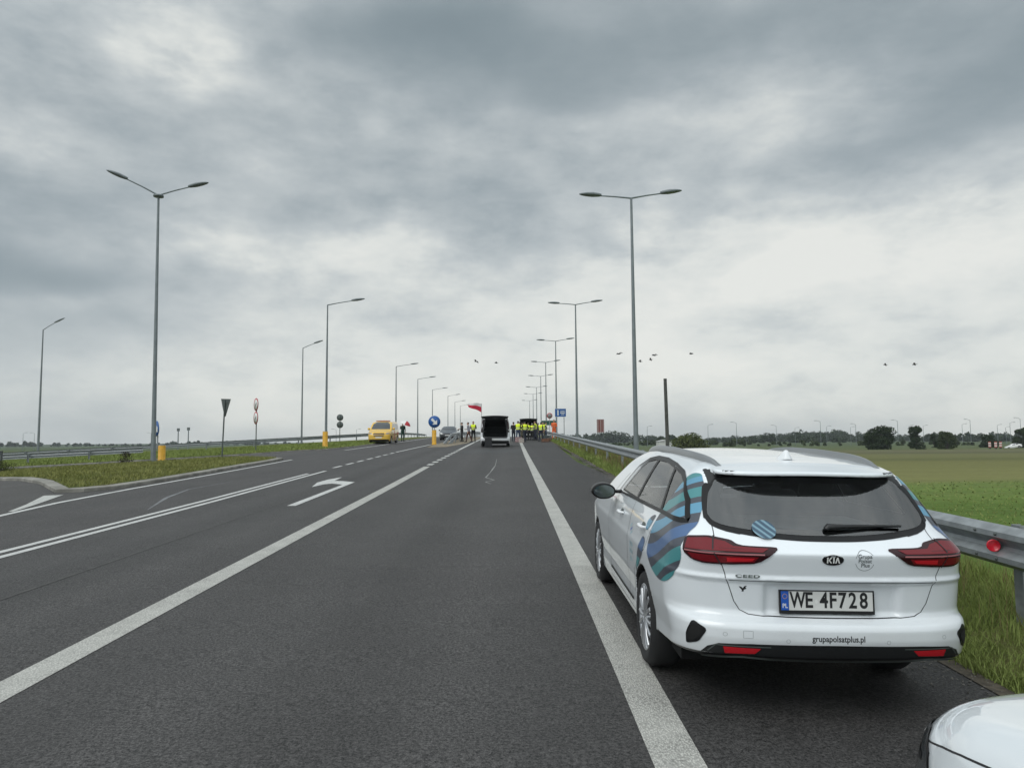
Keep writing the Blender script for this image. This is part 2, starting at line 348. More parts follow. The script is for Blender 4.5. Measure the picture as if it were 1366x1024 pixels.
class CarShape:
    def __init__(s, side, plan, roof, rear, front, bulge_r, bulge_f, wheels, crown=0.05, floor=0.19, k=(0.10, 0.10, 0.08), tuck=None, recess=None, spoiler=None,
                 arch=0.345, soft=0.012, archx=0.55):
        s.S = tab(side, soft); s.P = tab(plan, 0.12); s.T = tab(roof, 0.05); s.Rr = tab(rear, soft*0.7); s.Ff = tab(front, soft)
        s.br, s.bf, s.wheels, s.crown, s.floor, s.k, s.recess, s.spoiler, s.arch, s.archx = bulge_r, bulge_f, wheels, crown, floor, k, recess, spoiler, arch, archx
        s.fl = tab(floor, 0.03) if isinstance(floor, list) else (lambda y: floor)
    def body(s, x, y, z):
        ax = np.abs(x)
        side = ax-s.S(z)*s.P(y)
        top = z-(s.T(y)-s.crown*ax*ax)
        rr = s.Rr(z)+s.br[0]*ax**2+s.br[1]*ax**6
        if s.recess: a = s.recess; rr = rr+a[0]*sbox(ax, -1, a[1], 0.018)*sbox(z, a[2], a[3], 0.010)
        rear = rr-y
        front = y-(s.Ff(z)-s.bf[0]*ax**2-s.bf[1]*ax**6)
        f = smax(side, rear, s.k[0]); f = smax(f, front, s.k[1]); f = smax(f, top, s.k[2])
        if s.spoiler:
            y0, y1, hw, th = s.spoiler
            tt = s.T(y)-s.crown*ax*ax
            sp = smax(smax(z-tt, tt-th-z, 0.012), smax(y0+0.10*ax**2+1.1*ax**4-y, np.maximum(y-y1, ax-hw), 0.02), 0.014)
            f = smin(f, sp, 0.02)
        return smax(f, s.fl(y)-z, 0.035)
    def __call__(s, x, y, z):
        f = s.body(x, y, z); ax = np.abs(x)
        for yw, zw in s.wheels:
            cyl = np.sqrt((y-yw)**2+(z-zw)**2)-s.arch
            f = smax(f, -np.maximum(cyl, s.archx-ax), 0.012)
        return f

def cast(fn, o, d, t0=0.0, t1=3.0, n=240):
    """first hit of rays o + t d with the surface (vectorised)"""
    o = np.asarray(o, float); d = np.asarray(d, float); T = np.linspace(t0, t1, n)
    Q = o[:, None]+d[:, None]*T[None, :, None]
    f = fn(Q[..., 0], Q[..., 1], Q[..., 2]); hit = (f < 0); has = hit.any(1); i = np.clip(hit.argmax(1), 1, n-1)
    a, b = T[i-1], T[i]
    for _ in range(24):
        m = (a+b)/2; q = o+d*m[:, None]; neg = fn(*q.T) < 0; b = np.where(neg, m, b); a = np.where(neg, a, m)
    p = o+d*((a+b)/2)[:, None]; p[~has] = np.nan
    return p
class Chart:
    """unrolls the body: 'rear' = angle about a vertical axis inside the car and height, 'side' = length and height, 'top' = width and length"""
    def __init__(s, fn, kind, axis=1.0, sgn=-1): s.fn, s.kind, s.axis, s.sgn = fn, kind, axis, sgn
    def pts(s, uv, off=0.0):
        uv = np.asarray(uv, float); u, v = uv.T; n = len(u)
        if s.kind in ('rear', 'front'):
            q = 1 if s.kind == 'rear' else -1
            d = np.stack([np.sin(u), -q*np.cos(u), 0*u], 1); o = np.stack([0*u, 0*u+s.axis, v], 1)+d*2.5; p = cast(s.fn, o, -d, 0, 2.6)
        elif s.kind == 'side':
            d = np.tile([float(s.sgn), 0, 0], (n, 1)); o = np.stack([0*u, u, v], 1)+d*1.6; p = cast(s.fn, o, -d, 0, 1.6)
        elif s.kind in ('back', 'nose'):
            q = -1.0 if s.kind == 'back' else 1.0
            d = np.tile([0, q, 0], (n, 1)); o = np.stack([u, 0*u+s.axis, v], 1)+d*0.8; p = cast(s.fn, o, -d, 0, 3)
        else:
            d = np.tile([0, 0, 1.0], (n, 1)); o = np.stack([u, v, 0*u+2.6], 1); p = cast(s.fn, o, -d, 0, 2.5)
        return p+unit(grad(s.fn, p))*off
    def uv(s, p):
        p = np.asarray(p, float)
        if s.kind == 'rear': return np.stack([np.arctan2(p[:, 0], -(p[:, 1]-s.axis)), p[:, 2]], 1)
        if s.kind == 'front': return np.stack([np.arctan2(p[:, 0], (p[:, 1]-s.axis)), p[:, 2]], 1)
        if s.kind == 'side': return p[:, 1:3]
        if s.kind in ('back', 'nose'): return p[:, [0, 2]]
        return p[:, :2]
def inside(poly, q):
    poly = np.asarray(poly, float); x, y = q[:, 0], q[:, 1]; r = np.zeros(len(q), bool); n = len(poly); j = n-1
    for i in range(n):
        xi, yi = poly[i]; xj, yj = poly[j]
        c = ((yi > y) != (yj > y)) & (x < (xj-xi)*(y-yi)/((yj-yi) if yj != yi else 1e-12)+xi); r ^= c; j = i
    return r
def dense(poly, st, closed=True):
    poly = [np.array(p, float) for p in poly]; out = []
    n = len(poly)
    for i in range(n if closed else n-1):
        a, b = poly[i], poly[(i+1) % n]; k = max(1, int(np.linalg.norm(b-a)/st))
        out += [a+(b-a)*t/k for t in range(k)]
    if not closed: out.append(poly[-1])
    return np.array(out)
def rounded(poly, it=2, w=0.22):
    """corner-cut outline"""
    p = np.asarray(poly, float)
    for _ in range(it):
        nx = np.roll(p, -1, 0); p = np.stack([p*(1-w)+nx*w, p*w+nx*(1-w)], 1).reshape(-1, 2)
    return p
def tri_fill(poly, st):
    edge = dense(poly, st); n = len(edge); lo, hi = edge.min(0), edge.max(0)
    gx, gy = np.meshgrid(np.arange(lo[0]+st*.5, hi[0], st), np.arange(lo[1]+st*.5, hi[1], st)); g = np.stack([gx.ravel(), gy.ravel()], 1)
    g = g[inside(edge, g)]
    if len(g):
        dm = np.min(np.linalg.norm(g[:, None]-edge[None], axis=2), 1); g = g[dm > st*0.45]
    allp = np.concatenate([edge, g]) if len(g) else edge
    v, e, f, *_ = delaunay_2d_cdt([Vector(p) for p in allp], [(i, (i+1) % n) for i in range(n)], [], 1, 1e-6)
    return np.array([tuple(p) for p in v]), [tuple(q) for q in f], n
def patch(name, ch, poly, off, m, parent, st=0.03, rim=0.006, double=False):
    """a panel lying on the body, with its own turned-in rim"""
    uv, f, n = tri_fill(poly, st); p = ch.pts(uv, off)
    bad = np.isnan(p).any(1)
    if bad.any():
        ok = np.where(~bad)[0]
        for i in np.where(bad)[0]: p[i] = p[ok[np.argmin(np.linalg.norm(uv[ok]-uv[i], axis=1))]]
    nr = unit(grad(ch.fn, p))
    out = []
    for q in f:                                   # face outwards
        a, b, c = p[list(q)]; out.append(q if np.dot(np.cross(b-a, c-a), nr[q[0]]) > 0 else q[::-1])
    v = list(p); N = list(nr)
    if rim:
        cnt = {}
        for q in out:
            for a, b in zip(q, q[1:]+q[:1]): cnt[(a, b)] = 1
        be = [k for k in cnt if (k[1], k[0]) not in cnt]; mp = {}
        for a, b in be:
            for i in (a, b):
                if i not in mp: mp[i] = len(v); v.append(p[i]-nr[i]*(off+rim)); N.append(nr[i])
        out += [(b, a, mp[a], mp[b]) for a, b in be]
    return mesh_obj(name, v, out, m, parent, normals=N)
def ribbon_geo(ch, pts, w, off, st=0.02, closed=False):
    c = dense(pts, st, closed)
    if closed: c = np.concatenate([c, c[:1]])
    t = np.gradient(c, axis=0); t /= np.maximum(np.linalg.norm(t, axis=1, keepdims=True), 1e-9); nn = np.stack([-t[:, 1], t[:, 0]], 1)
    sc = np.array([1.0, 1.0]) if ch.kind not in ('rear', 'front') else np.array([1/0.95, 1.0])
    kx = 2+int(w/0.02); rows = [ch.pts(c+nn*w*q*sc, off) for q in np.linspace(0.5, -0.5, kx)]
    ok = ~np.isnan(np.stack(rows)).any(2).any(0); V = np.concatenate(rows); k = len(c)
    F = [(r_*k+i, r_*k+i+1, (r_+1)*k+i+1, (r_+1)*k+i) for r_ in range(kx-1) for i in range(k-1) if ok[i] and ok[i+1]]
    V = np.nan_to_num(V); N = unit(grad(ch.fn, V))
    F2 = []
    for q in F:
        A, B, C = V[q[0]], V[q[1]], V[q[2]]; F2.append(q if np.dot(np.cross(B-A, C-A), N[q[0]]) > 0 else q[::-1])
    return V, F2, N
def ribbons(name, items, off, m, parent, st=0.02):
    V, F, NN, b = [], [], [], 0
    for ch, pts, w, closed in items:
        v, f, n = ribbon_geo(ch, pts, w, off, st, closed); V.append(v); NN.append(n); F += [tuple(i+b for i in q) for q in f]; b += len(v)
    return mesh_obj(name, np.concatenate(V), F, m, parent, normals=np.concatenate(NN))
def shell(name, fn, lo, hi, h, mats, parent, cuts=(), dark=None, pieces=()):
    """cuts: (chart, polygon, where(P, N)) window openings; pieces: (part name, chart, polygon, where) panels that become parts of their own"""
    P, F, N = surface_nets(fn, lo, hi, h); c = P[F].mean(1); n0 = N[F[:, 0]]; keep = np.ones(len(F), bool)
    for ch, poly, where in cuts: keep &= ~(where(c, n0) & inside(poly, ch.uv(c)))
    F, c, n0 = F[keep], c[keep], n0[keep]
    fm = np.where(dark(c, n0), 1, 0) if dark is not None else np.zeros(len(F), int)
    own = np.zeros(len(F), int); names = [name]+[p[0] for p in pieces]
    for i, (nm, ch, poly, where) in enumerate(pieces): own[(own == 0) & (fm == 0) & where(c, n0) & inside(poly, ch.uv(c))] = i+1
    out = []
    for i, nm in enumerate(names):
        f = F[own == i]
        if not len(f): continue
        used = np.unique(f); mp = np.zeros(len(P), int); mp[used] = np.arange(len(used))
        out.append(mesh_obj(nm, P[used], mp[f], mats, parent, fm=fm[own == i], normals=N[used]))
    return out
def text_geo(s, size, sx=1.0, bold=0.0, shear=0.0, align='CENTER', spacing=1.0):
    cu = bpy.data.curves.new('lettering', 'FONT'); cu.body = s; cu.size = size; cu.align_x = align; cu.align_y = 'CENTER'; cu.offset = bold; cu.shear = shear
    cu.space_character = spacing; cu.resolution_u = 4
    o = bpy.data.objects.new('lettering', cu); link(o)
    me = o.to_mesh(); v = np.array([tuple(q.co) for q in me.vertices]).reshape(-1, 3); f = [tuple(p.vertices) for p in me.polygons]; o.to_mesh_clear()
    bpy.data.objects.remove(o); bpy.data.curves.remove(cu)
    v[:, 0] *= sx; return v[:, :2], f
def text_on(name, s, ch, uv, size, off, m, parent, sx=1.0, flip=False, rot=0.0, **k):
    v, f = text_geo(s, size, sx, **k)
    if flip: v = v*[-1, 1]
    c, sn = math.cos(rot), math.sin(rot); v = v @ np.array([[c, sn], [-sn, c]])
    p = ch.pts(v+np.array(uv), off)
    return mesh_obj(name, p, f, m, parent)
# ---------------------------------------------------------------- the lie of the land
def zr(y):
    t = np.clip(np.asarray(y, float)-70, 0, 60)
    return GRADE*np.clip(y, -60, 70)+GRADE*(t-t*t/120)
def zg(x, y):
    x = np.asarray(x, float); y = np.asarray(y, float); r = zr(y)
    sh = -0.02*np.clip(x-0.95, 0, 2.15)+0.20*np.clip(x-3.3, 0, 0.6)*0.9-0.42*np.maximum(x-4.7, 0)
    fieldR = -1.5+0*x+0.15*np.sin(x*0.013+1)*np.sin(y*0.011)
    right = np.maximum(r+sh, fieldR)
    left = np.maximum(r-0.045*np.maximum(-13.5-x, 0)-0.12*np.maximum(-60-x, 0), -0.9)
    end = np.clip((y-260)/200, 0, 1)
    z = np.where(x > 0, right, left)
    return z*(1-end)+(-1.4)*end
def sheet(name, poly, dz, m, kind=None, parent=None, stx=2.0, sty=2.0, xk=(0.95, 3.1, 3.3, 3.9, 4.7, -13.5)):
    b = bmesh.new(); b.faces.new([b.verts.new((p[0], p[1], 0)) for p in poly])
    xs = [p[0] for p in poly]; ys = [p[1] for p in poly]
    cuts = [((0, v, 0), (0, 1, 0)) for v in np.arange(math.ceil(min(ys)/sty)*sty, max(ys), sty)]+[((v, 0, 0), (1, 0, 0)) for v in list(np.arange(math.ceil(min(xs)/stx)*stx, max(xs), stx))+list(xk) if min(xs) < v < max(xs)]
    for co, no in cuts:
        bmesh.ops.bisect_plane(b, geom=b.verts[:]+b.edges[:]+b.faces[:], plane_co=co, plane_no=no)
    for v in b.verts: v.co.z = float(zg(v.co.x, v.co.y))+(dz(v.co.x, v.co.y) if callable(dz) else dz)
    bmesh.ops.recalc_face_normals(b, faces=b.faces)
    if sum(f.normal.z for f in b.faces) < 0: bmesh.ops.reverse_faces(b, faces=b.faces)
    me = bpy.data.meshes.new(name); b.to_mesh(me); b.free(); me.materials.append(m)
    o = link(bpy.data.objects.new(name, me)); o.parent = parent
    return tag(o, kind=kind)
def nodes_mat(name):
    m, N, L, P = new_mat(name)
    def n(t, **k):
        o = N.new(t)
        for a, b in k.items(): setattr(o, a, b)
        return o
    def mt(op, a, b=0, clamp=False):
        q = n('ShaderNodeMath', operation=op, use_clamp=clamp)
        for i, v in enumerate((a, b)):
            if isinstance(v, (int, float)): q.inputs[i].default_value = v
            else: L.new(v, q.inputs[i])
        return q.outputs[0]
    def mix(f, a, b):
        q = n('ShaderNodeMix', data_type='RGBA')
        for i, v in ((0, f), (6, a), (7, b)):
            if isinstance(v, (int, float)): q.inputs[i].default_value = v
            elif isinstance(v, tuple): q.inputs[i].default_value = (*v, 1)
            else: L.new(v, q.inputs[i])
        return q.outputs[2]
    pos = n('ShaderNodeNewGeometry').outputs['Position']
    def noise(scale, det=4, rough=0.5, sc=(1, 1, 1), loc=(0, 0, 0), dist=0):
        mp = n('ShaderNodeMapping'); mp.inputs['Scale'].default_value = sc; mp.inputs['Location'].default_value = loc; L.new(pos, mp.inputs[0])
        t = n('ShaderNodeTexNoise'); t.inputs['Scale'].default_value = scale; t.inputs['Detail'].default_value = det; t.inputs['Roughness'].default_value = rough; t.inputs['Distortion'].default_value = dist
        L.new(mp.outputs[0], t.inputs['Vector']); return t.outputs['Fac']
    def rng_(v, a, b, c=0.0, d=1.0):
        q = n('ShaderNodeMapRange'); L.new(v, q.inputs[0])
        for i, k in enumerate((a, b, c, d)): q.inputs[i+1].default_value = k
        return q.outputs[0]
    def bump(h, s, d):
        q = n('ShaderNodeBump'); q.inputs['Strength'].default_value = s; q.inputs['Distance'].default_value = d; L.new(h, q.inputs['Height']); L.new(q.outputs[0], P.inputs['Normal'])
    return m, n, L, P, mt, mix, pos, noise, rng_, bump
def asphalt(name, base, tint=(1, 1, 1)):
    m, n, L, P, mt, mix, pos, noise, rg, bump = nodes_mat(name)
    grain = noise(52, 3, 0.8); chip = noise(120, 2, 0.6, loc=(5, 3, 0)); blot = noise(0.55, 5, 0.6); streak = noise(1.0, 4, 0.55, sc=(2.2, 0.05, 1)); fine = noise(9, 4, 0.6)
    c0 = tuple(base*t*0.08 for t in tint); c1 = tuple(base*t*3.0 for t in tint)
    v = mt('ADD', mt('MULTIPLY', rg(grain, 0.40, 0.64), 0.60), mt('MULTIPLY', rg(chip, 0.38, 0.66), 0.40))
    col = mix(v, c0, c1)
    sp = n('ShaderNodeSeparateXYZ'); L.new(pos, sp.inputs[0]); xw = mt('ADD', sp.outputs[0], mt('MULTIPLY', mt('SUBTRACT', noise(0.15, 2, 0.5), 0.5), 0.5))
    def lobe(c, w): d_ = mt('DIVIDE', mt('SUBTRACT', xw, c), w); return mt('EXPONENT', mt('MULTIPLY', mt('MULTIPLY', d_, d_), -1.0))
    tracks = mt('ADD', mt('ADD', lobe(-1.95, 0.35), lobe(-0.35, 0.35)), mt('ADD', lobe(-5.6, 0.3), lobe(-4.1, 0.3)))         # polished by tyres
    oil = mt('ADD', lobe(-1.15, 0.30), lobe(-4.85, 0.28)); shoulder_dark = lobe(2.1, 1.15)                                            # drip line, darker shoulder
    spots = n('ShaderNodeTexVoronoi'); spots.inputs['Scale'].default_value = 1.1; L.new(pos, spots.inputs['Vector']); tar = mt('MULTIPLY', rg(spots.outputs['Distance'], 0.05, 0.022), rg(noise(0.4, 2), 0.5, 0.6))
    g = mt('ADD', mt('MULTIPLY', rg(blot, 0.25, 0.75), 0.30), mt('ADD', mt('MULTIPLY', rg(streak, 0.3, 0.7), 0.30), mt('MULTIPLY', rg(fine, 0.3, 0.7), 0.14)))
    g = mt('ADD', g, mt('SUBTRACT', mt('MULTIPLY', tracks, 0.13), mt('ADD', mt('ADD', mt('MULTIPLY', oil, 0.10), mt('MULTIPLY', shoulder_dark, 0.22)), mt('MULTIPLY', tar, 0.35))))
    sc = n('ShaderNodeVectorMath', operation='SCALE'); L.new(col, sc.inputs[0]); L.new(mt('ADD', g, 0.66), sc.inputs['Scale'])
    L.new(sc.outputs[0], P.inputs['Base Color'])
    L.new(rg(streak, 0.2, 0.8, 0.62, 0.80), P.inputs['Roughness']); P.inputs['Specular IOR Level'].default_value = 0.34
    bump(v, 0.55, 0.006); return m
def paint_line(name, col, worn=0.45, ribs=False):
    m, n, L, P, mt, mix, pos, noise, rg, bump = nodes_mat(name)
    d = noise(3.2, 5, 0.65); g = noise(60, 3, 0.7)
    vo = n('ShaderNodeTexVoronoi'); vo.inputs['Scale'].default_value = 90; mp = n('ShaderNodeMapping'); mp.inputs['Scale'].default_value = (1, 0.62, 1); mp.inputs['Rotation'].default_value = (0, 0, R(28)); L.new(pos, mp.inputs[0]); L.new(mp.outputs[0], vo.inputs['Vector'])
    cell = rg(vo.outputs['Distance'], 0.25, 0.62)
    w = mt('MULTIPLY', rg(d, 0.36, 0.68), rg(g, 0.42, 0.58)); gap = mt('MULTIPLY', cell, 0.42 if ribs else 0.25)
    f = mt('ADD', mt('MULTIPLY', w, worn), gap, True)
    L.new(mix(f, col, tuple(c*0.17 for c in col)), P.inputs['Base Color']); P.inputs['Roughness'].default_value = 0.65
    bump(mt('SUBTRACT', 1.0, cell), 0.6, 0.006); return m
M['asphalt'] = asphalt('road asphalt', 0.0375, (1.05, 1.0, 0.98)); M['asphalt_left'] = asphalt('older asphalt', 0.040, (1.06, 1.0, 0.98)); M['asphalt_side'] = asphalt('side road asphalt', 0.044, (1.05, 0.99, 0.94))
M['line'] = paint_line('white road paint', (0.58, 0.58, 0.55)); M['linerib'] = paint_line('ribbed road paint', (0.56, 0.55, 0.51), 0.40, True); M['linefresh'] = paint_line('bright road paint', (0.66, 0.66, 0.64), 0.42)
M['kerb'] = mat('kerb stone', (0.23, 0.22, 0.195), 0.85, var=0.30, vscale=2.5, bump=0.4, bscale=25); M['gore'] = mat('beige paving', (0.20, 0.165, 0.115), 0.9, var=0.25, vscale=2, bump=0.3)
def land_mat():
    m, n, L, P, mt, mix, pos, noise, rg, bump = nodes_mat('fields and verges')
    sp = n('ShaderNodeSeparateXYZ'); L.new(pos, sp.inputs[0])
    big = noise(0.06, 4, 0.5); y2 = mt('ADD', sp.outputs[1], mt('MULTIPLY', mt('SUBTRACT', big, 0.5), 7.0))
    y3 = mt('ADD', y2, mt('MULTIPLY', sp.outputs[0], -0.02))
    lg = mt('DIVIDE', mt('LOGARITHM', mt('MAXIMUM', y3, 1.0), 10.0), 4.0)      # 1 m .. 10 km
    rp = n('ShaderNodeValToRGB'); cr = rp.color_ramp
    P0 = lambda y: math.log10(y)/4
    st = [(1.2, (0.095, 0.150, 0.031)), (34, (0.100, 0.156, 0.034)), (38, (0.124, 0.181, 0.043)), (49, (0.132, 0.184, 0.049)), (53, (0.185, 0.186, 0.071)), (72, (0.174, 0.176, 0.067)), (92, (0.156, 0.156, 0.059)), (104, (0.108, 0.114, 0.047)),
          (112, (0.137, 0.141, 0.059)), (135, (0.145, 0.145, 0.065)), (150, (0.097, 0.100, 0.054)), (170, (0.137, 0.131, 0.075)), (215, (0.095, 0.116, 0.052)), (400, (0.073, 0.100, 0.052)), (2000, (0.064, 0.087, 0.059))]
    cr.elements[0].position = P0(st[0][0]); cr.elements[0].color = (*st[0][1], 1); cr.elements[1].position = P0(st[-1][0]); cr.elements[1].color = (*st[-1][1], 1)
    for y, c in st[1:-1]: e = cr.elements.new(P0(y)); e.color = (*c, 1)
    L.new(lg, rp.inputs[0])
    band = noise(1.0, 4, 0.6, sc=(0.03, 0.9, 1)); tuft = noise(1.6, 5, 0.65, sc=(0.7, 1.6, 1)); fine = noise(14, 4, 0.7)
    patchy = noise(0.18, 4, 0.55, sc=(0.35, 1.2, 1))
    v = mt('ADD', mt('MULTIPLY', rg(band, 0.3, 0.7), 0.30), mt('ADD', mt('MULTIPLY', rg(tuft, 0.28, 0.72), 0.42), mt('MULTIPLY', rg(fine, 0.3, 0.7), 0.30)))
    sc = n('ShaderNodeVectorMath', operation='SCALE'); L.new(rp.outputs[0], sc.inputs[0]); L.new(mt('ADD', mt('MULTIPLY', v, 0.75), 0.62), sc.inputs['Scale'])
    dry = mix(mt('MULTIPLY', rg(patchy, 0.50, 0.72), 0.40), sc.outputs[0], (0.150, 0.145, 0.058))
    L.new(dry, P.inputs['Base Color']); P.inputs['Roughness'].default_value = 1.0; P.inputs['Specular IOR Level'].default_value = 0.1
    bump(v, 0.8, 0.12); return m
M['land'] = land_mat()
def verge_mat():
    m, n, L, P, mt, mix, pos, noise, rg, bump = nodes_mat('verge turf')
    a = noise(1.1, 5, 0.6); b = noise(9, 5, 0.7); c = noise(45, 3, 0.7)
    v = mt('ADD', mt('MULTIPLY', rg(b, 0.3, 0.7), 0.5), mt('MULTIPLY', rg(c, 0.3, 0.7), 0.5))
    g = mix(v, (0.062, 0.088, 0.022), (0.165, 0.195, 0.058)); d = mix(v, (0.120, 0.110, 0.046), (0.235, 0.210, 0.098))
    L.new(mix(mt('MULTIPLY', rg(a, 0.42, 0.62), 0.80), g, d), P.inputs['Base Color']); P.inputs['Roughness'].default_value = 1.0; P.inputs['Specular IOR Level'].default_value = 0.1
    bump(v, 0.9, 0.05); return m
M['verge'] = verge_mat()
def grade_axis(pts): return np.unique(np.concatenate([np.asarray(p, float) for p in pts]))
gx = grade_axis([np.arange(-70, 70, 2.5), [0.95, 3.1, 3.3, 3.9, 4.7, -13.5, -60], -np.geomspace(70, 6000, 16), np.geomspace(70, 6000, 16)])
gy = grade_axis([np.arange(-60, 150, 2.5), np.arange(150, 470, 10), [70, 130, 260, 460], np.geomspace(470, 9000, 18), [-120, -400, -2000]])
GX, GY = np.meshgrid(gx, gy); on = (GX > -60) & (GX < 3.35) & (GY < 262)
GZ = zg(GX, GY)-np.where(on, 0.10, 0.0)
nx, ny = len(gx), len(gy)
tag(mesh_obj('ground', np.stack([GX.ravel(), GY.ravel(), GZ.ravel()], 1), [(j*nx+i, j*nx+i+1, (j+1)*nx+i+1, (j+1)*nx+i) for j in range(ny-1) for i in range(nx-1)], M['land'], smooth=False), kind='structure')

# carriageways
ISL = [(-11.35, 18.45), (-10.75, 18.65), (-10.35, 19.5), (-10.28, 22.0), (-10.42, 26.0), (-10.58, 30.0), (-10.62, 33.0), (-10.85, 35.2), (-12.6, 36.4), (-14.9, 36.6), (-17.6, 35.6), (-22.0, 34.2), (-30.0, 33.5), (-34.0, 33.5), (-34.0, 30.5), (-22.0, 28.2), (-17.66, 25.4), (-15.94, 24.1), (-13.47, 21.2)]
VERGE = [(-10.35, 150), (-10.35, 85), (-11.3, 64), (-11.45, 54), (-12.3, 48), (-14.9, 44.6), (-18.0, 42.8), (-24, 41.6), (-34, 41.3), (-60, 42)]
tag(sheet('carriageway', [(3.10, -30), (3.12, 6), (3.30, 20), (2.87, 32), (3.70, 64), (3.75, 262), (-6.55, 262), (-6.55, -30)], 0.0, M['asphalt']), kind='structure')
tag(sheet('left_carriageway', [(-6.55, -30), (-6.55, 262), (-10.3, 262)]+VERGE[:5]+[(-12.0, 40), (-10.1, 16.5), (-9.3, 13.6), (-8.0, 8), (-6.9, -30)], 0.0, M['asphalt_left']), kind='structure')
tag(sheet('side_road', [(-60, -30), (-6.9, -30), (-8.0, 8), (-9.3, 13.6), (-10.1, 16.5), (-12.0, 40), (-12.3, 48)]+VERGE[5:], 0.0, M['asphalt_side']), kind='structure')
tag(sheet('asphalt_repair', [(-2.85, 41.5), (0.60, 41.1), (0.62, 47), (-2.80, 47.6)], 0.0035, asphalt('repair asphalt', 0.042)), kind='structure')
tag(sheet('gore', [(-5.95, 52.0), (-4.6, 52.6), (-3.75, 62), (-3.45, 76), (-3.45, 150), (-6.1, 150), (-6.1, 58)], 0.012, M['gore']), kind='structure')
def strip(pts, w, name, m, dz=0.004):
    p = np.array(dense(pts, 1.0, False)); t = np.gradient(p, axis=0); t /= np.linalg.norm(t, axis=1, keepdims=True); nn = np.stack([-t[:, 1], t[:, 0]], 1)
    ws = np.interp(np.linspace(0, 1, len(p)), np.linspace(0, 1, len(w)), w)[:, None] if hasattr(w, '__len__') else w
    cols = [p+nn*ws*k for k in (-0.5, -0.25, 0, 0.25, 0.5)]; V = []
    for i in range(len(p)):
        for c in cols: V.append((c[i][0], c[i][1], float(zg(*c[i]))+dz))
    F = [(i*5+j+1, i*5+j, (i+1)*5+j, (i+1)*5+j+1) for i in range(len(p)-1) for j in range(4)]
    return V, F
def marking(name, items, m, dz=0.004):
    b = MB()
    for pts, w in items: b.add(*strip(pts, w, '', m, dz))
    o = b.build(name, m); return tag(o, kind='structure')
marking('edge_line', [([(0.80, -6), (0.80, 40), (0.88, 75), (0.88, 140)], 0.25)], M['linerib'])
marking('lane_line', [([(-3.16, -6), (-3.20, 20), (-3.26, 28.6)], 0.25)], M['linerib'])
marking('lane_line', [([(-3.28, y), (-3.28, y+1.0)], 0.24) for y in np.arange(29.6, 46, 1.95)]+[([(-3.3, 47), (-3.25, 76), (-3.25, 120)], 0.20)], M['line'])
marking('double_line', [([(-6.46, -2), (-6.46, 16), (-6.62, 26.4)], 0.125), ([(-6.72, -2), (-6.72, 16), (-6.86, 25.0)], 0.125)], M['linefresh'])
marking('dashed_line', [([(-6.78, y), (-6.78, y+1.35)], 0.14) for y in np.arange(28.2, 44, 2.2)]+[([(-6.76, 45.0), (-6.5, 58), (-6.2, 62)], 0.14)], M['linefresh'])
marking('left_edge_line', [([(-8.4, 9.5), (-9.45, 13.6), (-9.80, 16.0), (-9.98, 19.5), (-10.05, 24), (-10.22, 30), (-10.4, 35.1)], 0.14), ([(-10.72, 47.6), (-10.3, 58), (-10.0, 80), (-9.8, 140)], 0.14)], M['linefresh'])
marking('left_edge_line', [([(-9.70, 14.4), (-10.15, 15.7), (-10.95, 17.75)], [0.10, 0.25, 0.40])], M['line'], 0.008)
def arrow():
    P_ = [(-4.57, 15.1), (-4.39, 15.1), (-4.47, 21.15), (-4.92, 21.6), (-5.18, 21.7), (-5.30, 23.2), (-5.50, 22.2), (-5.53, 21.1), (-5.28, 19.6), (-5.17, 20.5), (-5.02, 20.72), (-4.63, 20.35)]
    return tag(sheet('turn_arrow', P_, 0.0042, M['linefresh'], stx=50, sty=50, xk=()), kind='structure')
arrow()
cr_ = [(-0.55, 20.2), (-0.72, 20.9), (-0.50, 21.6), (-0.78, 22.6), (-0.70, 25.0), (-0.62, 29), (-0.66, 34.5)]
marking('sealed_crack', [(cr_, [0.03, 0.07, 0.02, 0.06, 0.02, 0.03, 0.012])], mat('pale crack seal', (0.20, 0.20, 0.19), 0.7, var=0.4))
marking('asphalt_joint', [([(-4.9, -5), (-4.86, 12), (-4.9, 27)], 0.05)], mat('joint seal', (0.052, 0.050, 0.048), 0.8, var=0.3), 0.003)
marking('tyre_scuff', [([(-7.15, 14.6), (-7.9, 17.0), (-8.35, 19.2), (-8.2, 21.8)], [0.02, 0.10, 0.06, 0.02])], mat('chalky scuff', (0.15, 0.155, 0.16), 0.9, var=0.3), 0.003)
def kerb(name, pts, w, h, label, closed=False):
    p = dense(pts, 1.0, closed)
    if closed: p = np.concatenate([p, p[:1]])
    t = np.gradient(p, axis=0)
    if closed: t[0] = t[-1] = p[1]-p[-2]
    t /= np.linalg.norm(t, axis=1, keepdims=True); nn = np.stack([-t[:, 1], t[:, 0]], 1); b = MB(); V = []
    for i in range(len(p)):
        for o_, hh in ((0, -0.05), (0, h*0.8), (0.03, h), (w, h), (w, -0.05)):
            q = p[i]+nn[i]*o_; V.append((q[0], q[1], float(zg(*q))+hh))
    b.add(V, [(i*5+j, i*5+j+1, (i+1)*5+j+1, (i+1)*5+j) for i in range(len(p)-1) for j in range(4)])
    return tag(b.build(name, M['kerb']), label, 'kerb')
kerb('kerb', ISL, 0.34, 0.10, 'pale stone kerb round the grass island with the tall lamp', True)
kerb('kerb', VERGE[::-1], 0.16, 0.06, 'low pale kerb along the far grass verge behind the island')
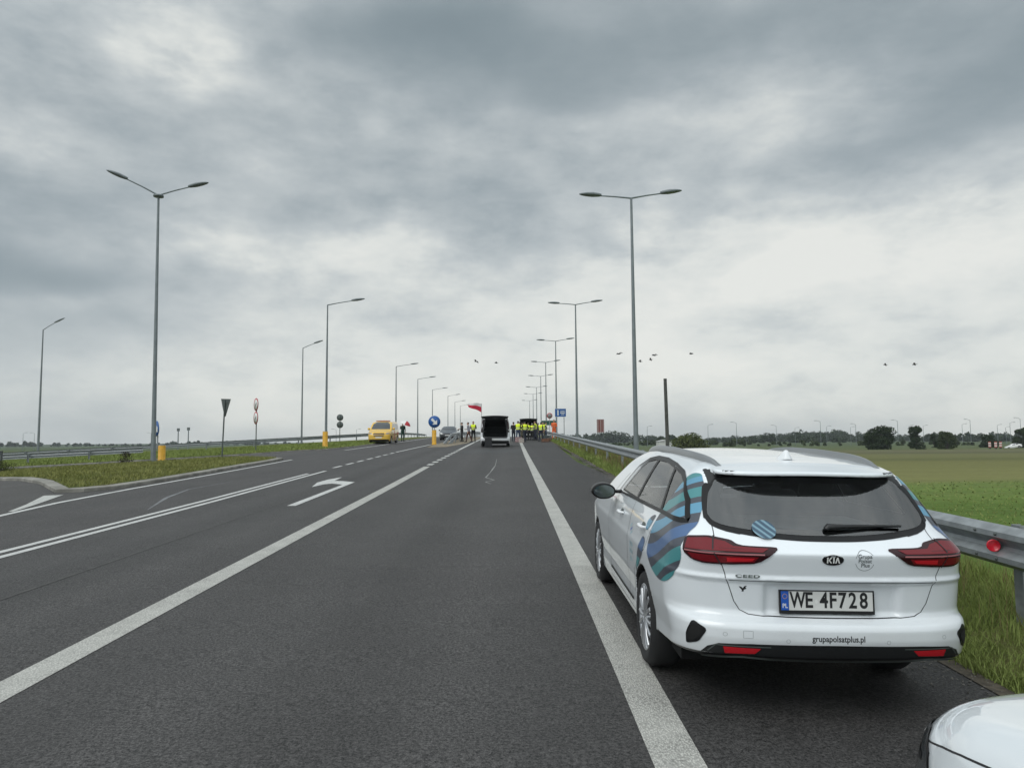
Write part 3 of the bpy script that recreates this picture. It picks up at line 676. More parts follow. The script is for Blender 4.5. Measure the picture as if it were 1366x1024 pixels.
c_ = np.array(ISL).mean(0); isl_in = [tuple(np.array(p)+0.30*np.array([-(np.roll(np.array(ISL), -1, 0)[i]-np.roll(np.array(ISL), 1, 0)[i])[1], (np.roll(np.array(ISL), -1, 0)[i]-np.roll(np.array(ISL), 1, 0)[i])[0]])/np.linalg.norm(np.roll(np.array(ISL), -1, 0)[i]-np.roll(np.array(ISL), 1, 0)[i])) for i, p in enumerate(ISL)]
sheet('island_turf', isl_in, 0.105, M['verge'], kind='structure', stx=1.0, sty=1.0)
sheet('verge_turf', [(3.06, -30), (3.08, 6), (3.26, 20), (3.38, 32), (3.66, 64), (3.71, 200), (6.5, 200), (6.5, -30)], lambda x, y: 0.004+min(0.04, max(0.0, x-float(np.interp(y, [-30, 6, 20, 32, 64, 200], [3.06, 3.08, 3.26, 3.38, 3.66, 3.71])))*0.12)+0.012*math.sin(x*3+y*1.3)*min(1.0, max(0.0, x-3.3)), M['verge'], kind='structure', stx=0.5, sty=1.0)
sheet('far_verge_turf', [(p[0]-0.08, p[1]+0.10) for p in VERGE]+[(-60, 150)], 0.075, M['verge'], kind='structure', stx=2.5, sty=2.5)

yy_ = np.arange(-6, 90, 0.35); ee_ = np.interp(yy_, [-30, 6, 20, 32, 64, 200], [3.06, 3.08, 3.26, 3.38, 3.66, 3.71])
marking('edge_soil', [([(float(e)-0.02, float(y)) for e, y in zip(ee_, yy_)], list(0.10+0.10*rng.uniform(0, 1, 60)+0.10*np.abs(np.sin(np.arange(60)*1.7))))], mat('gritty soil', (0.075, 0.062, 0.045), 0.95, var=0.4, vscale=18, bump=0.5), 0.006)

# ---------------------------------------------------------------- guardrails
WB = [(0.0, 0.0), (-0.028, -0.012), (-0.080, -0.045), (-0.083, -0.085), (-0.020, -0.130), (-0.006, -0.155), (-0.020, -0.180), (-0.083, -0.225), (-0.080, -0.265), (-0.028, -0.298), (0.0, -0.310)]
def rail_mesh(path, topz, flip=1):
    p = dense(path, 1.0, False); t = np.gradient(p, axis=0); t /= np.linalg.norm(t, axis=1, keepdims=True); nn = np.stack([t[:, 1], -t[:, 0]], 1)*flip
    V, F, k = [], [], len(WB)
    for i, q in enumerate(p):
        z0 = topz(q[0], q[1])
        for o_, h in WB: a = q+nn[i]*o_; V.append((a[0], a[1], z0+h))
        for o_, h in WB: a = q+nn[i]*(o_+0.006); V.append((a[0], a[1], z0+h-0.001))
    K = 2*k
    for i in range(len(p)-1):
        for j in range(k-1):
            F.append((i*K+j, i*K+j+1, (i+1)*K+j+1, (i+1)*K+j)); F.append((i*K+k+j+1, i*K+k+j, (i+1)*K+k+j, (i+1)*K+k+j+1))
        F.append((i*K, (i+1)*K, (i+1)*K+k, i*K+k)); F.append((i*K+k-1, i*K+2*k-1, (i+1)*K+2*k-1, (i+1)*K+k-1))
    return V, F
def guardrail(label, path, step, topz, flip=1, phase=0.0, ends=()):
    root = thing('guardrail', label, 'guardrail')
    V, F = rail_mesh(path, topz, flip); mesh_obj('rail', V, F, M['galv'], root)
    p = np.array(path, float); seg = np.linalg.norm(np.diff(p, axis=0), axis=1); cum = np.concatenate([[0], np.cumsum(seg)])
    first = None
    for s_ in np.arange(phase, cum[-1], step):
        x = np.interp(s_, cum, p[:, 0]); y = np.interp(s_, cum, p[:, 1]); a = np.interp(s_+0.3, cum, p[:, 0])-x; c = np.interp(s_+0.3, cum, p[:, 1])-y
        d = np.array([a, c]); ln = np.linalg.norm(d)
        if ln < 1e-6: continue
        nn = np.array([c, -a])/ln*flip; zt = topz(x, y); zb = float(zg(x, y))
        if first is None:
            b = MB(); b.box((0.10, 0, -0.6), (0.012, 0.10, 1.2)); b.box((0.135, -0.046, -0.6), (0.06, 0.010, 1.2)); b.box((0.135, 0.046, -0.6), (0.06, 0.010, 1.2)); b.box((0.05, 0, -0.155), (0.09, 0.07, 0.20))
            o = first = b.build('post', M['galv'], root)
        else: o = link(first.copy()); o.parent = root
        o.location = (x, y, zt); o.rotation_euler = (0, 0, math.atan2(nn[1], nn[0])); o.scale = (1, 1, min(1.15, max(0.25, (zt-zb+0.1)/1.2)))
    return root
right_path = [(3.74, -6), (3.74, 40), (3.80, 64), (3.85, 150)]
gr = guardrail('long steel guardrail along the hard shoulder, passing right behind the white estate car', right_path, 4.0, lambda x, y: float(zr(y))+0.845, 1, 3.65)
for y in (5.86, 5.62):
    for h in (-0.062, -0.245): b = MB(); b.lathe([(0.013, 0.0), (0.012, 0.008), (0.0, 0.011)], 10, 0, Matrix.Translation((3.657, y, float(zr(y))+0.845+h)) @ Matrix.Rotation(-math.pi/2, 4, 'Y')); b.build('bolt', M['signback'], gr)
b = MB(); b.lathe([(0.0, 0.006), (0.036, 0.005), (0.038, 0.008), (0.046, 0.008), (0.047, -0.008), (0.0, -0.010)], 24, 0, Matrix.Translation((3.665, 5.66, float(zr(5.66))+0.69)) @ Matrix.Rotation(R(90), 4, 'X') @ Matrix.Rotation(R(-18), 4, 'Y'))
b.box((3.70, 5.675, float(zr(5.66))+0.69), (0.07, 0.006, 0.035), 1); b.build('reflector', [mat('red reflector', (0.62, 0.012, 0.03), 0.3, coat=0.5), M['galv']], gr)
left_path = [(-16.2, 140), (-15.4, 90), (-15.6, 77), (-19.5, 69.5), (-26, 66), (-34, 65), (-42, 65.5), (-56, 67)]
guardrail('long guardrail curving along the far verge behind the yellow van and round signs', left_path[::-1], 4.0, lambda x, y: float(zg(x, y))+0.80, 1, 1.0)
guardrail('short guardrail behind the grass island, ending beside the dark bush', [(-42, 47.5), (-32, 47.6), (-23.6, 47.3)], 4.0, lambda x, y: float(zg(x, y))+0.72, 1, 3.0)
slope = lambda x, y: float(zr(y))+0.10+0.68*min(1.0, max(0.0, (y-60.2)/7.0))
guardrail('outer of the two median guardrails whose ends slope down behind the blue arrow sign', [(-5.55, 60.2), (-5.45, 68), (-5.45, 130)], 4.0, slope, -1, 4.0)
guardrail('inner of the two median guardrails whose ends slope down, nearest the open silver van', [(-5.05, 60.2), (-4.85, 68), (-4.85, 130)], 4.0, slope, 1, 4.0)

# ---------------------------------------------------------------- street lamps
def lamp_head(b, p, d, tilt=0.2, m=1, size=1.28):
    """cobra head at p looking along d"""
    d = Vector(d).normalized(); up_ = Vector((0, 0, 1)); s_ = d.cross(up_).normalized(); u = s_.cross(d); V = []; secs = [(0.0, 0.045, 0.05), (0.08, 0.085, 0.07), (0.30, 0.145, 0.085), (0.52, 0.135, 0.07), (0.68, 0.085, 0.045), (0.76, 0.02, 0.02)]
    nn = 12
    for t, w, h in secs:
        for j in range(nn):
            q = 2*math.pi*j/nn; V.append(Vector(p)+(d*t+s_*w*math.cos(q)+u*(h*math.sin(q)*(1.0 if math.sin(q) > 0 else 0.75)+0.02))*size)
    F = [(i*nn+j, i*nn+(j+1) % nn, (i+1)*nn+(j+1) % nn, (i+1)*nn+j) for i in range(len(secs)-1) for j in range(nn)]+[tuple(range(nn))[::-1], tuple(range((len(secs)-1)*nn, len(secs)*nn))]
    b.add(V, F, m, True)
def lamp_post(name, label, group, H, arms, rad=(0.105, 0.05), collar=False):
    root = thing(name, label, 'street lamp', group=group)
    b = MB(); b.tube([(0, 0, -0.3), (0, 0, 1.2), (0, 0, H)], [rad[0]*1.25, rad[0], rad[1]], 12)
    b.lathe([(rad[0]*1.9, -0.05), (rad[0]*1.9, 0.04), (rad[0]*1.3, 0.07)], 12); b.box((0, -rad[0]*1.05, 0.75), (0.11, 0.02, 0.42))
    if collar: b.lathe([(0.0, H-0.12), (0.24, H-0.10), (0.24, H-0.02), (0.06, H+0.03), (0, H+0.03)], 10)
    b.build('pole', M['pole'], root)
    for az, ln, rise in arms:
        d = Vector((math.sin(R(az)), math.cos(R(az)), 0)); a = MB(); p1 = d*ln+Vector((0, 0, H+rise))
        a.tube([(0, 0, H-0.02), d*ln*0.5+Vector((0, 0, H+rise*0.52)), p1], [0.040, 0.034, 0.030], 8); ao = a.build('arm', M['pole'], root)
        h = MB(); dd = Vector((d.x*ln, d.y*ln, rise*0.8)).normalized(); lamp_head(h, p1-dd*0.05, dd, m=0); h.build('lamp_head', [M['lamp']], ao)
    return root
RL = [(5.35, 31.5, 1.0), (5.4, 59.9, 0.995), (5.4, 86.8, 1.0), (5.4, 111.8, 0.985), (5.4, 130.7, 0.94), (5.4, 152.5, 0.905), (5.4, 176.2, 0.915), (5.4, 208.7, 0.93)]
rlab = ['tall double-armed street lamp standing behind the guardrail just past the white estate car', 'double-armed street lamp behind the guardrail beside the reddish striped board', 'double-armed street lamp rising behind the blue information sign',
        'double-armed street lamp, fourth along the row on the guardrail side', 'double-armed street lamp, fifth along the row on the guardrail side', 'double-armed street lamp, sixth along the row on the guardrail side', 'double-armed street lamp, seventh along the row on the guardrail side', 'smallest and last double-armed street lamp of the guardrail row']
L0 = lamp_post('street_lamp', rlab[0], 'double street lamps along the guardrail', 11.7, [(-91, 1.36, 0.09), (86, 1.36, 0.22)])
for i, (x, y, s_) in enumerate(RL):
    o = L0 if i == 0 else dup(L0, label=rlab[i]); o.location = (x, y, float(zg(x, y))); o.scale = (1, 1, s_)
L1 = lamp_post('street_lamp', 'tall double-armed street lamp with a V of arms on the grass island', 'double street lamps along the guardrail', 13.0, [(-108, 1.42, 0.66), (82, 1.42, 0.44)], collar=True)
L1['group'] = 'street lamps left of the road'; L1.location = (-16.9, 34.9, float(zg(-16.9, 34.9))); L1.rotation_euler = (0, R(-0.6), 0)
LL = [(-13.25, 52.8, 1.0), (-13.6, 87.1, 0.83), (-13.6, 107.5, 0.825), (-13.6, 127.7, 0.80), (-13.6, 159.2, 0.88), (-13.6, 179.1, 0.855), (-13.6, 198.3, 0.855)]
llab = ['single-armed street lamp standing right behind the yellow bollard without a sign', 'single-armed street lamp beyond the yellow van and the red and white parasol', 'single-armed street lamp just left of the blue arrow sign', 'single-armed street lamp rising behind the blue arrow sign',
        'single-armed street lamp above the dark parked car', 'single-armed street lamp just past the dark parked car', 'smallest and last single-armed street lamp of the far verge row']
S0 = lamp_post('street_lamp', llab[0], 'street lamps left of the road', 10.35, [(84, 1.75, 0.32)], (0.095, 0.045))
for i, (x, y, s_) in enumerate(LL):
    o = S0 if i == 0 else dup(S0, label=llab[i]); o.location = (x, y, float(zg(x, y))); o.scale = (1, 1, s_)
S1 = lamp_post('street_lamp', 'single-armed street lamp behind the guardrail between the twin disc signs', 'street lamps left of the road', 9.9, [(80, 1.15, 0.50)], (0.095, 0.045)); S1.location = (-21.3, 75, float(zg(-21.3, 75)))
S2 = lamp_post('street_lamp', 'single-armed street lamp standing alone, farthest left of all', 'street lamps left of the road', 12.2, [(60, 0.95, 0.75)], (0.11, 0.05)); S2.location = (-44.2, 69, float(zg(-44.2, 69)))
# a bare leaning pole in the field
b = MB(); b.tube([(0, 0, -0.4), (-0.03, 0, 3.2), (-0.07, 0, 5.95)], [0.115, 0.105, 0.095], 10)
o = tag(b.build('bare_pole', mat('weathered dark wood', (0.075, 0.075, 0.070), 0.9, var=0.3)), 'bare dark pole leaning in the field beyond the guardrail', 'pole'); o.location = (9.05, 42.5, float(zg(9.05, 42.5)))

# ---------------------------------------------------------------- signs and bollards
def disc(b, z, r_, m=0, y=0.0, th=0.012, n=32): b.lathe([(0, -th), (r_, -th), (r_, 0), (0, 0)], n, m, Matrix.Translation((0, y, z)) @ Matrix.Rotation(R(90), 4, 'X'))
def part(name, parent, m, fn):
    b = MB(); fn(b); return b.build(name, m, parent)
def pylon(label, x, y, h, w, group='yellow bollards'):
    t = thing('bollard', label, 'bollard', (x, y, float(zg(x, y))+0.05), group=group)
    part('body', t, M['yellow'], lambda b: b.lathe([(w*0.56, -0.05), (w*0.56, 0.05), (w*0.50, 0.07), (w*0.50, h-0.03), (w*0.46, h), (0, h+0.005)], 20))
    part('cap', t, mat('grey cap', (0.25, 0.24, 0.2), 0.6), lambda b: b.lathe([(w*0.47, h), (w*0.44, h+0.03), (0, h+0.035)], 20))
    return t
pylon('yellow bollard without a sign on the far verge', -12.95, 51.4, 1.12, 0.36); pylon('yellow bollard under the blue arrow sign on the median', -6.12, 58.8, 1.12, 0.34); pylon('yellow bollard half hidden behind the island lamp', -17.12, 36.2, 0.80, 0.34)
def arrow_sign(label, x, y, zc, r_, yaw_, z0, size=1.0):
    t = thing('road_sign', label, 'road sign', (x, y, float(zg(x, y))), (0, 0, R(yaw_)))
    part('post', t, M['galv'], lambda b: b.tube([(0, 0, z0), (0, 0, zc+0.25)], 0.035, 10))
    part('panel', t, [M['signwhite'], M['signblue']], lambda b: (disc(b, zc, r_, 0, -0.04), disc(b, zc, r_*0.95, 1, -0.0525, 0.004)))
    a = r_*0.62; c = math.cos(R(-45)); s = math.sin(R(-45)); q = [(-a, -0.09*r_*2), (0.15*a, -0.09*r_*2), (0.15*a, -0.30*r_*2*0.9), (a, 0), (0.15*a, 0.30*r_*2*0.9), (0.15*a, 0.09*r_*2), (-a, 0.09*r_*2)]
    P_ = [(c*u-s*v, zc+s*u+c*v) for u, v in q]
    part('arrow', t, M['signwhite'], lambda b: b.prism(P_, -0.0625, -0.058)); return t
arrow_sign('round blue sign with a white arrow pointing down right, above a yellow bollard', -6.12, 58.95, 3.22-float(zg(-6.12, 58.9)), 0.50, 0, 1.0)
arrow_sign('round blue arrow sign seen nearly edge on behind the island lamp', -17.42, 36.35, 2.36-float(zg(-16.7, 36.4))+0.05, 0.40, -50, 0.7)
t = thing('road_sign', 'inverted triangle sign seen from its grey back on the island', 'road sign', (-14.05, 35.9, float(zg(-14.05, 35.9))+0.1), (0, R(-3.2), R(140)))
part('post', t, M['signback'], lambda b: b.tube([(0, 0, -0.3), (0, 0, 2.80)], 0.035, 10))
part('panel', t, [M['signback'], M['signwhite'], M['signred']], lambda b: (b.prism([(-0.46, 2.87), (0.46, 2.87), (0.05, 2.01), (-0.05, 2.01)], -0.055, -0.040, 0), b.prism([(-0.45, 2.865), (0.45, 2.865), (0.04, 2.02), (-0.04, 2.02)], -0.0575, -0.0552, 2), b.prism([(-0.30, 2.78), (0.30, 2.78), (0.0, 2.19)], -0.060, -0.0577, 1)))
part('bracket', t, M['signback'], lambda b: (b.box((0, -0.03, 2.70), (0.50, 0.03, 0.05)), b.box((0, -0.03, 2.30), (0.25, 0.03, 0.05))))
def twin(label, x, y, z1, z2, r_, yaw_, back):
    t = thing('road_sign', label, 'road sign', (x, y, float(zg(x, y))), (0, 0, R(yaw_)))
    part('post', t, M['signback'], lambda b: b.tube([(0, 0, -0.2), (0, 0, z1+r_*0.6)], 0.035, 10))
    for z in (z1, z2):
        pn = part('panel', t, [M['signback']], lambda b: disc(b, z, r_, 0, -0.04))
        part('face', pn, [M['signred'], M['signwhite'], M['ink']], lambda b: (disc(b, z, r_*0.99, 0, -0.0525, 0.003), disc(b, z, r_*0.80, 1, -0.056, 0.003), b.box((0, -0.0605, z), (r_*0.75, 0.003, r_*0.16), 2, Matrix.Rotation(R(-45), 3, 'Y'))))
    return t
twin('red-rimmed round signs paired on one post, nearly edge on behind the island', -17.15, 49.6, 4.22-float(zg(-17, 49.6)), 3.32-float(zg(-17, 49.6)), 0.43, -52, False)
twin('two round signs on one post showing grey backs, left of the yellow van', -17.0, 73.2, 4.08-float(zg(-17, 73)), 3.36-float(zg(-17, 73)), 0.33, 180, True)
t = thing('information_sign', 'blue rectangular information sign with white lettering on a post by the roadworkers', 'road sign', (5.35, 79, float(zg(5.35, 79))))
part('panel', t, [M['signwhite'], M['signblue']], lambda b: (b.box((0, 0, 3.0), (1.22, 0.03, 0.90), 0), b.box((0, -0.017, 3.0), (1.16, 0.006, 0.84), 1)))
part('post', t, M['galv'], lambda b: b.tube([(0.38, 0.05, -0.3), (0.38, 0.05, 3.4)], 0.04, 8)); part('post', t, M['galv'], lambda b: b.tube([(-0.38, 0.05, -0.3), (-0.38, 0.05, 3.4)], 0.04, 8))
part('symbol', t, M['signwhite'], lambda b: (b.box((-0.27, -0.022, 3.0), (0.12, 0.004, 0.6)), b.box((0.22, -0.022, 3.16), (0.46, 0.004, 0.07)), b.box((0.22, -0.022, 2.98), (0.5, 0.004, 0.09)), b.box((0.22, -0.022, 2.80), (0.34, 0.004, 0.06))))
t = thing('direction_sign', 'dark green direction board low behind the roadworkers', 'road sign', (4.75, 92, float(zg(4.75, 92))))
part('panel', t, [M['signwhite'], M['signgreen']], lambda b: (b.box((0, 0, 1.75), (1.95, 0.03, 0.62), 0), b.box((0, -0.017, 1.75), (1.89, 0.006, 0.56), 1)))
for s_ in (-0.7, 0.7): part('post', t, M['galv'], lambda b: b.tube([(s_, 0.05, -0.3), (s_, 0.05, 2.0)], 0.04, 8))
t = thing('road_sign', 'round speed sign with faded red rim left of the blue information sign', 'road sign', (4.55, 86, float(zg(4.55, 86))))
part('post', t, M['galv'], lambda b: b.tube([(0, 0, -0.3), (0, 0, 2.6)], 0.035, 8)); part('panel', t, [M['signred'], mat('grey sign face', (0.22, 0.21, 0.21), 0.5)], lambda b: (disc(b, 2.52, 0.33, 0, -0.04), disc(b, 2.52, 0.26, 1, -0.054, 0.003)))
t = thing('warning_board', 'tall board with dull red and pale vertical stripes on two legs behind the guardrail', 'board', (6.95, 57, float(zg(6.95, 57))), (0, 0, R(-12)))
bd_ = mat('dull red board', (0.17, 0.060, 0.055), 0.6, var=0.2); pb_ = mat('faded pale stripe', (0.30, 0.22, 0.21), 0.6)
part('panel', t, [bd_, pb_], lambda b: (b.box((0, 0, 2.30), (0.56, 0.04, 1.0), 0), b.box((-0.20, -0.022, 2.30), (0.09, 0.006, 1.02), 1), b.box((0.02, -0.022, 2.30), (0.07, 0.006, 1.02), 1), b.box((0.22, -0.022, 2.30), (0.06, 0.006, 1.02), 1)))
for s_ in (-0.22, 0.22): part('leg', t, M['signback'], lambda b: b.box((s_, 0.03, 0.9), (0.06, 0.05, 1.8)))
b = MB(); b.box((0, 0, 0.42), (0.15, 0.06, 0.9), 0); b.box((0, -0.033, 0.62), (0.11, 0.005, 0.24), 1); b.box((0, 0, 0.885), (0.17, 0.08, 0.03), 0)
t = tag(b.build('marker_post', [mat('charcoal post', (0.05, 0.055, 0.06), 0.6), M['signback']]), 'dark roadside marker post at the far end of the island', 'post'); t.location = (-21.7, 31.4, float(zg(-21.7, 31.4))+0.1)
# ---------------------------------------------------------------- the estate car: its body as one implicit sheet (x right, y forward from the rear bumper, z up)
ESTATE = CarShape(
    side=[(0.15, 0.835), (0.22, 0.862), (0.32, 0.872), (0.42, 0.872), (0.55, 0.892), (0.68, 0.898), (0.78, 0.900), (0.815, 0.890), (0.93, 0.868), (0.985, 0.850), (1.10, 0.797), (1.25, 0.715), (1.36, 0.645), (1.46, 0.57)],
    plan=[(-0.3, 0.935), (0, 0.95), (0.5, 0.985), (1.06, 1.0), (2.3, 0.995), (3.7, 0.995), (4.2, 0.97), (4.6, 0.90), (4.9, 0.86)],
    roof=[(-0.3, 1.25), (0.26, 1.345), (0.55, 1.392), (1.0, 1.425), (1.6, 1.443), (2.1, 1.443), (2.5, 1.415), (2.75, 1.365), (3.1, 1.215), (3.55, 0.995), (3.75, 0.955), (4.15, 0.885), (4.42, 0.78), (4.56, 0.66), (4.7, 0.45)],
    rear=[(0.10, 0.16), (0.27, 0.085), (0.33, 0.035), (0.40, 0.012), (0.46, 0.0), (0.520, 0.004), (0.548, 0.022), (0.566, 0.066), (0.60, 0.082), (0.70, 0.072), (0.757, 0.066), (0.774, 0.044), (0.797, 0.058), (0.90, 0.034), (0.928, 0.031), (0.942, 0.056), (0.985, 0.125), (1.03, 0.19), (1.34, 0.475), (1.6, 0.74)],
    front=[(0.1, 4.50), (0.3, 4.58), (0.5, 4.60), (0.65, 4.575), (0.78, 4.50), (0.9, 4.3), (1.2, 3.8)],
    bulge_r=(0.10, 0.34), bulge_f=(0.16, 0.45), wheels=[(1.06, 0.318), (3.71, 0.318)], crown=0.075, floor=[(-0.5, 0.348), (0.3, 0.345), (0.72, 0.315), (0.80, 0.21), (4.0, 0.20), (4.8, 0.20)], k=(0.14, 0.12, 0.075),
    recess=(0.030, 0.375, 0.575, 0.757), spoiler=(0.325, 0.75, 0.555, 0.026), soft=0.010)
def make_wheel(parent, x, y, z, r=0.316, w=0.205, rimr=0.215, out=-1, nspoke=7, rim='rim'):
    """road wheel: cover with spokes, tyre as its sub-part"""
    Mx = Matrix.Rotation(math.pi/2*out, 4, 'Y')
    b = MB(); h = w/2
    b.lathe([(rimr, h-0.012), (rimr+0.004, h-0.004), (rimr-0.012, h-0.008), (rimr-0.022, h-0.030)], 40, 0, Mx)
    b.lathe([(rimr-0.022, h-0.028), (0.10, h-0.055), (0.0, h-0.055)], 40, 1, Mx)
    b.lathe([(0.058, h-0.060), (0.056, h-0.012), (0.045, h-0.004), (0.0, h-0.002)], 24, 0, Mx)
    for i in range(nspoke):
        for s_ in (-1, 1):
            a = 2*math.pi*i/nspoke+s_*0.12; a2 = 2*math.pi*i/nspoke+s_*0.20
            p0 = Vector((0.045*math.cos(a), 0.045*math.sin(a), h-0.010)); p1 = Vector(((rimr-0.012)*math.cos(a2), (rimr-0.012)*math.sin(a2), h-0.012))
            pm = (p0+p1)/2+Vector((0, 0, 0.006)); b.tube([Mx @ p0, Mx @ pm, Mx @ p1], [0.014, 0.012, 0.015], 6, 0)
    wh = b.build('wheel', [M[rim], M['dark']], parent); wh.location = (x, y, z)
    t = MB(); k = r-rimr
    t.lathe([(rimr-0.004, -h+0.01), (rimr+0.2*k, -h), (r-0.3*k, -h-0.004), (r-0.012, -h+0.022), (r, -h+0.045), (r, h-0.045), (r-0.012, h-0.022), (r-0.3*k, h+0.004), (rimr+0.2*k, h), (rimr-0.004, h-0.01)], 48, 0, Mx)
    t.build('tyre', M['rubber'], wh)
    return wh
def wave_mat():
    """foil printed with waves of teal, slate and blue"""
    m, N, L, P = new_mat('wave foil'); tc = N.new('ShaderNodeTexCoord'); sp = N.new('ShaderNodeSeparateXYZ'); L.new(tc.outputs['Object'], sp.inputs[0])
    def mt(op, a, b):
        q = N.new('ShaderNodeMath'); q.operation = op
        for i, v in enumerate((a, b)):
            if isinstance(v, (int, float)): q.inputs[i].default_value = v
            else: L.new(v, q.inputs[i])
        return q.outputs[0]
    # bands climb towards the rear and flatten out
    u = mt('SUBTRACT', 0.95, sp.outputs[1])                       # distance back from the door edge
    rise = mt('MULTIPLY', mt('POWER', mt('MAXIMUM', u, 0.0), 1.25), 0.36)
    wob = mt('MULTIPLY', mt('SINE', mt('MULTIPLY', u, 6.5), 0), 0.020)
    b = mt('ADD', mt('SUBTRACT', sp.outputs[2], rise), wob)
    mr = N.new('ShaderNodeMapRange'); mr.inputs[1].default_value = 0.47; mr.inputs[2].default_value = 1.20; L.new(b, mr.inputs[0])
    rp = N.new('ShaderNodeValToRGB'); cr = rp.color_ramp; cr.interpolation = 'CONSTANT'
    T, G_, B, Lb = (0.060, 0.240, 0.255), (0.055, 0.062, 0.080), (0.065, 0.130, 0.270), (0.105, 0.290, 0.430)
    st = [(0.0, T), (0.10, G_), (0.17, T), (0.285, G_), (0.375, B), (0.50, G_), (0.59, Lb), (0.70, G_), (0.765, T), (0.875, G_), (0.93, Lb)]
    cr.elements[0].color = (*st[0][1], 1); cr.elements[1].position = 0.999; cr.elements[1].color = (*T, 1)
    for p, c in st[1:]: e = cr.elements.new(p); e.color = (*c, 1)
    L.new(mr.outputs[0], rp.inputs[0]); L.new(rp.outputs[0], P.inputs['Base Color']); P.inputs['Roughness'].default_value = 0.35; P.inputs['Coat Weight'].default_value = 0.15
    return m
def mirror_poly(p): return [(-a, b) for a, b in p][::-1]
def make_estate():
    E = ESTATE
    root = thing('estate_car', 'white estate car with blue wave foil parked on the shoulder beside the guardrail', 'car',
                 (1.76, 4.08, GRADE*4.08-0.02*(1.76-0.95)), (math.atan(GRADE), R(1.2), 0)); root.scale = (0.985, 1, 1)
    E0 = copy.copy(E); E0.spoiler = None          # the same body without its roof lip, for what lies under it
    rear = Chart(E0, 'rear', 1.0); back = Chart(E, 'back', 0.0); sideL = Chart(E0, 'side', 0, -1); sideR = Chart(E0, 'side', 0, 1); top = Chart(E, 'top'); front = Chart(E, 'front', 3.6)
    both = ((sideL, -1), (sideR, 1))
    glassR = [(-0.785, 1.312), (-0.812, 1.285), (-0.80, 1.16), (-0.728, 1.075), (-0.64, 1.046), (-0.40, 1.018), (-0.16, 1.006)]
    glassR = [tuple(q) for q in rounded(glassR+mirror_poly(glassR), 2, 0.2)]
    dlo = [(2.56, 1.035), (2.444, 1.136), (2.27, 1.272), (2.04, 1.345), (1.80, 1.372), (1.45, 1.372), (1.079, 1.352), (0.797, 1.322), (0.632, 1.277), (0.456, 1.171), (0.362, 1.072), (0.350, 1.054), (0.378, 1.050), (0.802, 1.057), (1.65, 1.046)]
    frontw = [(2.40, 1.066), (2.155, 1.265), (2.02, 1.325), (1.80, 1.352), (1.715, 1.352), (1.715, 1.060)]
    reard = [(1.650, 1.355), (1.40, 1.355), (1.10, 1.335), (1.06, 1.325), (0.835, 1.070), (1.650, 1.060)]
    quart = [(1.020, 1.326), (0.80, 1.304), (0.625, 1.262), (0.470, 1.165), (0.372, 1.066), (0.800, 1.070)]
    wind = [(-0.60, 2.93), (-0.3, 2.84), (0, 2.82), (0.3, 2.84), (0.60, 2.93), (0.70, 3.42), (0.35, 3.56), (0, 3.59), (-0.35, 3.56), (-0.70, 3.42)]
    bw = lambda c, n: (n[:, 1] < 0.2) & (c[:, 1] < 0.9)
    cuts = [(rear, [(a*0.975, 1.335 if b > 1.29 else b*0.94+0.066) for a, b in glassR], lambda c, n: (n[:, 1] < -0.1) & (c[:, 1] < 0.8) & (n[:, 2] > 0.0) & (c[:, 1] > 0.155+0.92*(c[:, 2]-1.03)))]
    for ch, s in both:
        for w in (frontw, reard, quart): cuts.append((ch, np.array(w).mean(0)+(np.array(w)-np.array(w).mean(0))*1.03, lambda c, n, s=s: (n[:, 0]*s > 0.4) & (c[:, 0]*s > 0.3)))
    cuts.append((top, [(a*0.95, b) for a, b in wind], lambda c, n: (n[:, 2] > 0.2) & (c[:, 2] > 0.6)))
    def dark(c, n):
        under = ((n[:, 2] > 0.3) & (n[:, 1] < -0.3) & (c[:, 2] > 1.2) & (c[:, 1] > 0.40) & (c[:, 1] < 0.62) & (np.abs(c[:, 0]) < 0.60))
        for yw, zw in E.wheels: under |= (np.hypot(c[:, 1]-yw, c[:, 2]-zw) < E.arch+0.004) & (np.abs(c[:, 0]) > 0.5)
        return under
    fdoor = [(1.69, 0.27), (1.69, 1.39), (2.1, 1.36), (2.5, 1.20), (2.78, 1.02), (2.80, 0.85), (2.76, 0.27)]
    rdoor = [(1.69, 0.27), (1.69, 1.39), (1.2, 1.38), (0.98, 1.34), (0.80, 1.06), (0.90, 0.92), (0.99, 0.78), (1.20, 0.71), (1.36, 0.58), (1.45, 0.40), (1.45, 0.27)]
    gate = [(-0.565, 0.76), (-0.600, 0.855), (-0.669, 0.995), (-0.735, 1.075), (-0.83, 1.29), (-0.80, 1.36), (0.80, 1.36), (0.83, 1.29), (0.735, 1.075), (0.669, 0.995), (0.600, 0.855), (0.565, 0.76), (0.549, 0.66), (0.515, 0.60), (0.445, 0.577), (0.27, 0.571), (0, 0.570), (-0.27, 0.571), (-0.445, 0.577), (-0.515, 0.60), (-0.549, 0.66)]
    bump = [(-1.9, 0.2), (-1.9, 0.66), (-0.95, 0.60), (-0.55, 0.566), (0.55, 0.566), (0.95, 0.60), (1.9, 0.66), (1.9, 0.2)]
    bonnet = [(-0.74, 3.55), (0.74, 3.55), (0.72, 4.1), (0.60, 4.42), (0.3, 4.52), (-0.3, 4.52), (-0.60, 4.42), (-0.72, 4.1)]
    pieces = []
    for ch, s in both:
        sel = lambda c, n, s=s: (c[:, 0]*s > 0.45) & (n[:, 0]*s > 0.2)
        pieces += [('door', ch, fdoor, sel), ('door', ch, rdoor, sel)]
    pieces += [('tailgate', rear, gate, lambda c, n: (c[:, 1] < 0.55) & (n[:, 1] < -0.2)), ('rear_bumper', rear, bump, lambda c, n: (c[:, 1] < 0.75)), ('bonnet', top, bonnet, lambda c, n: (n[:, 2] > 0.5) & (c[:, 2] > 0.6))]
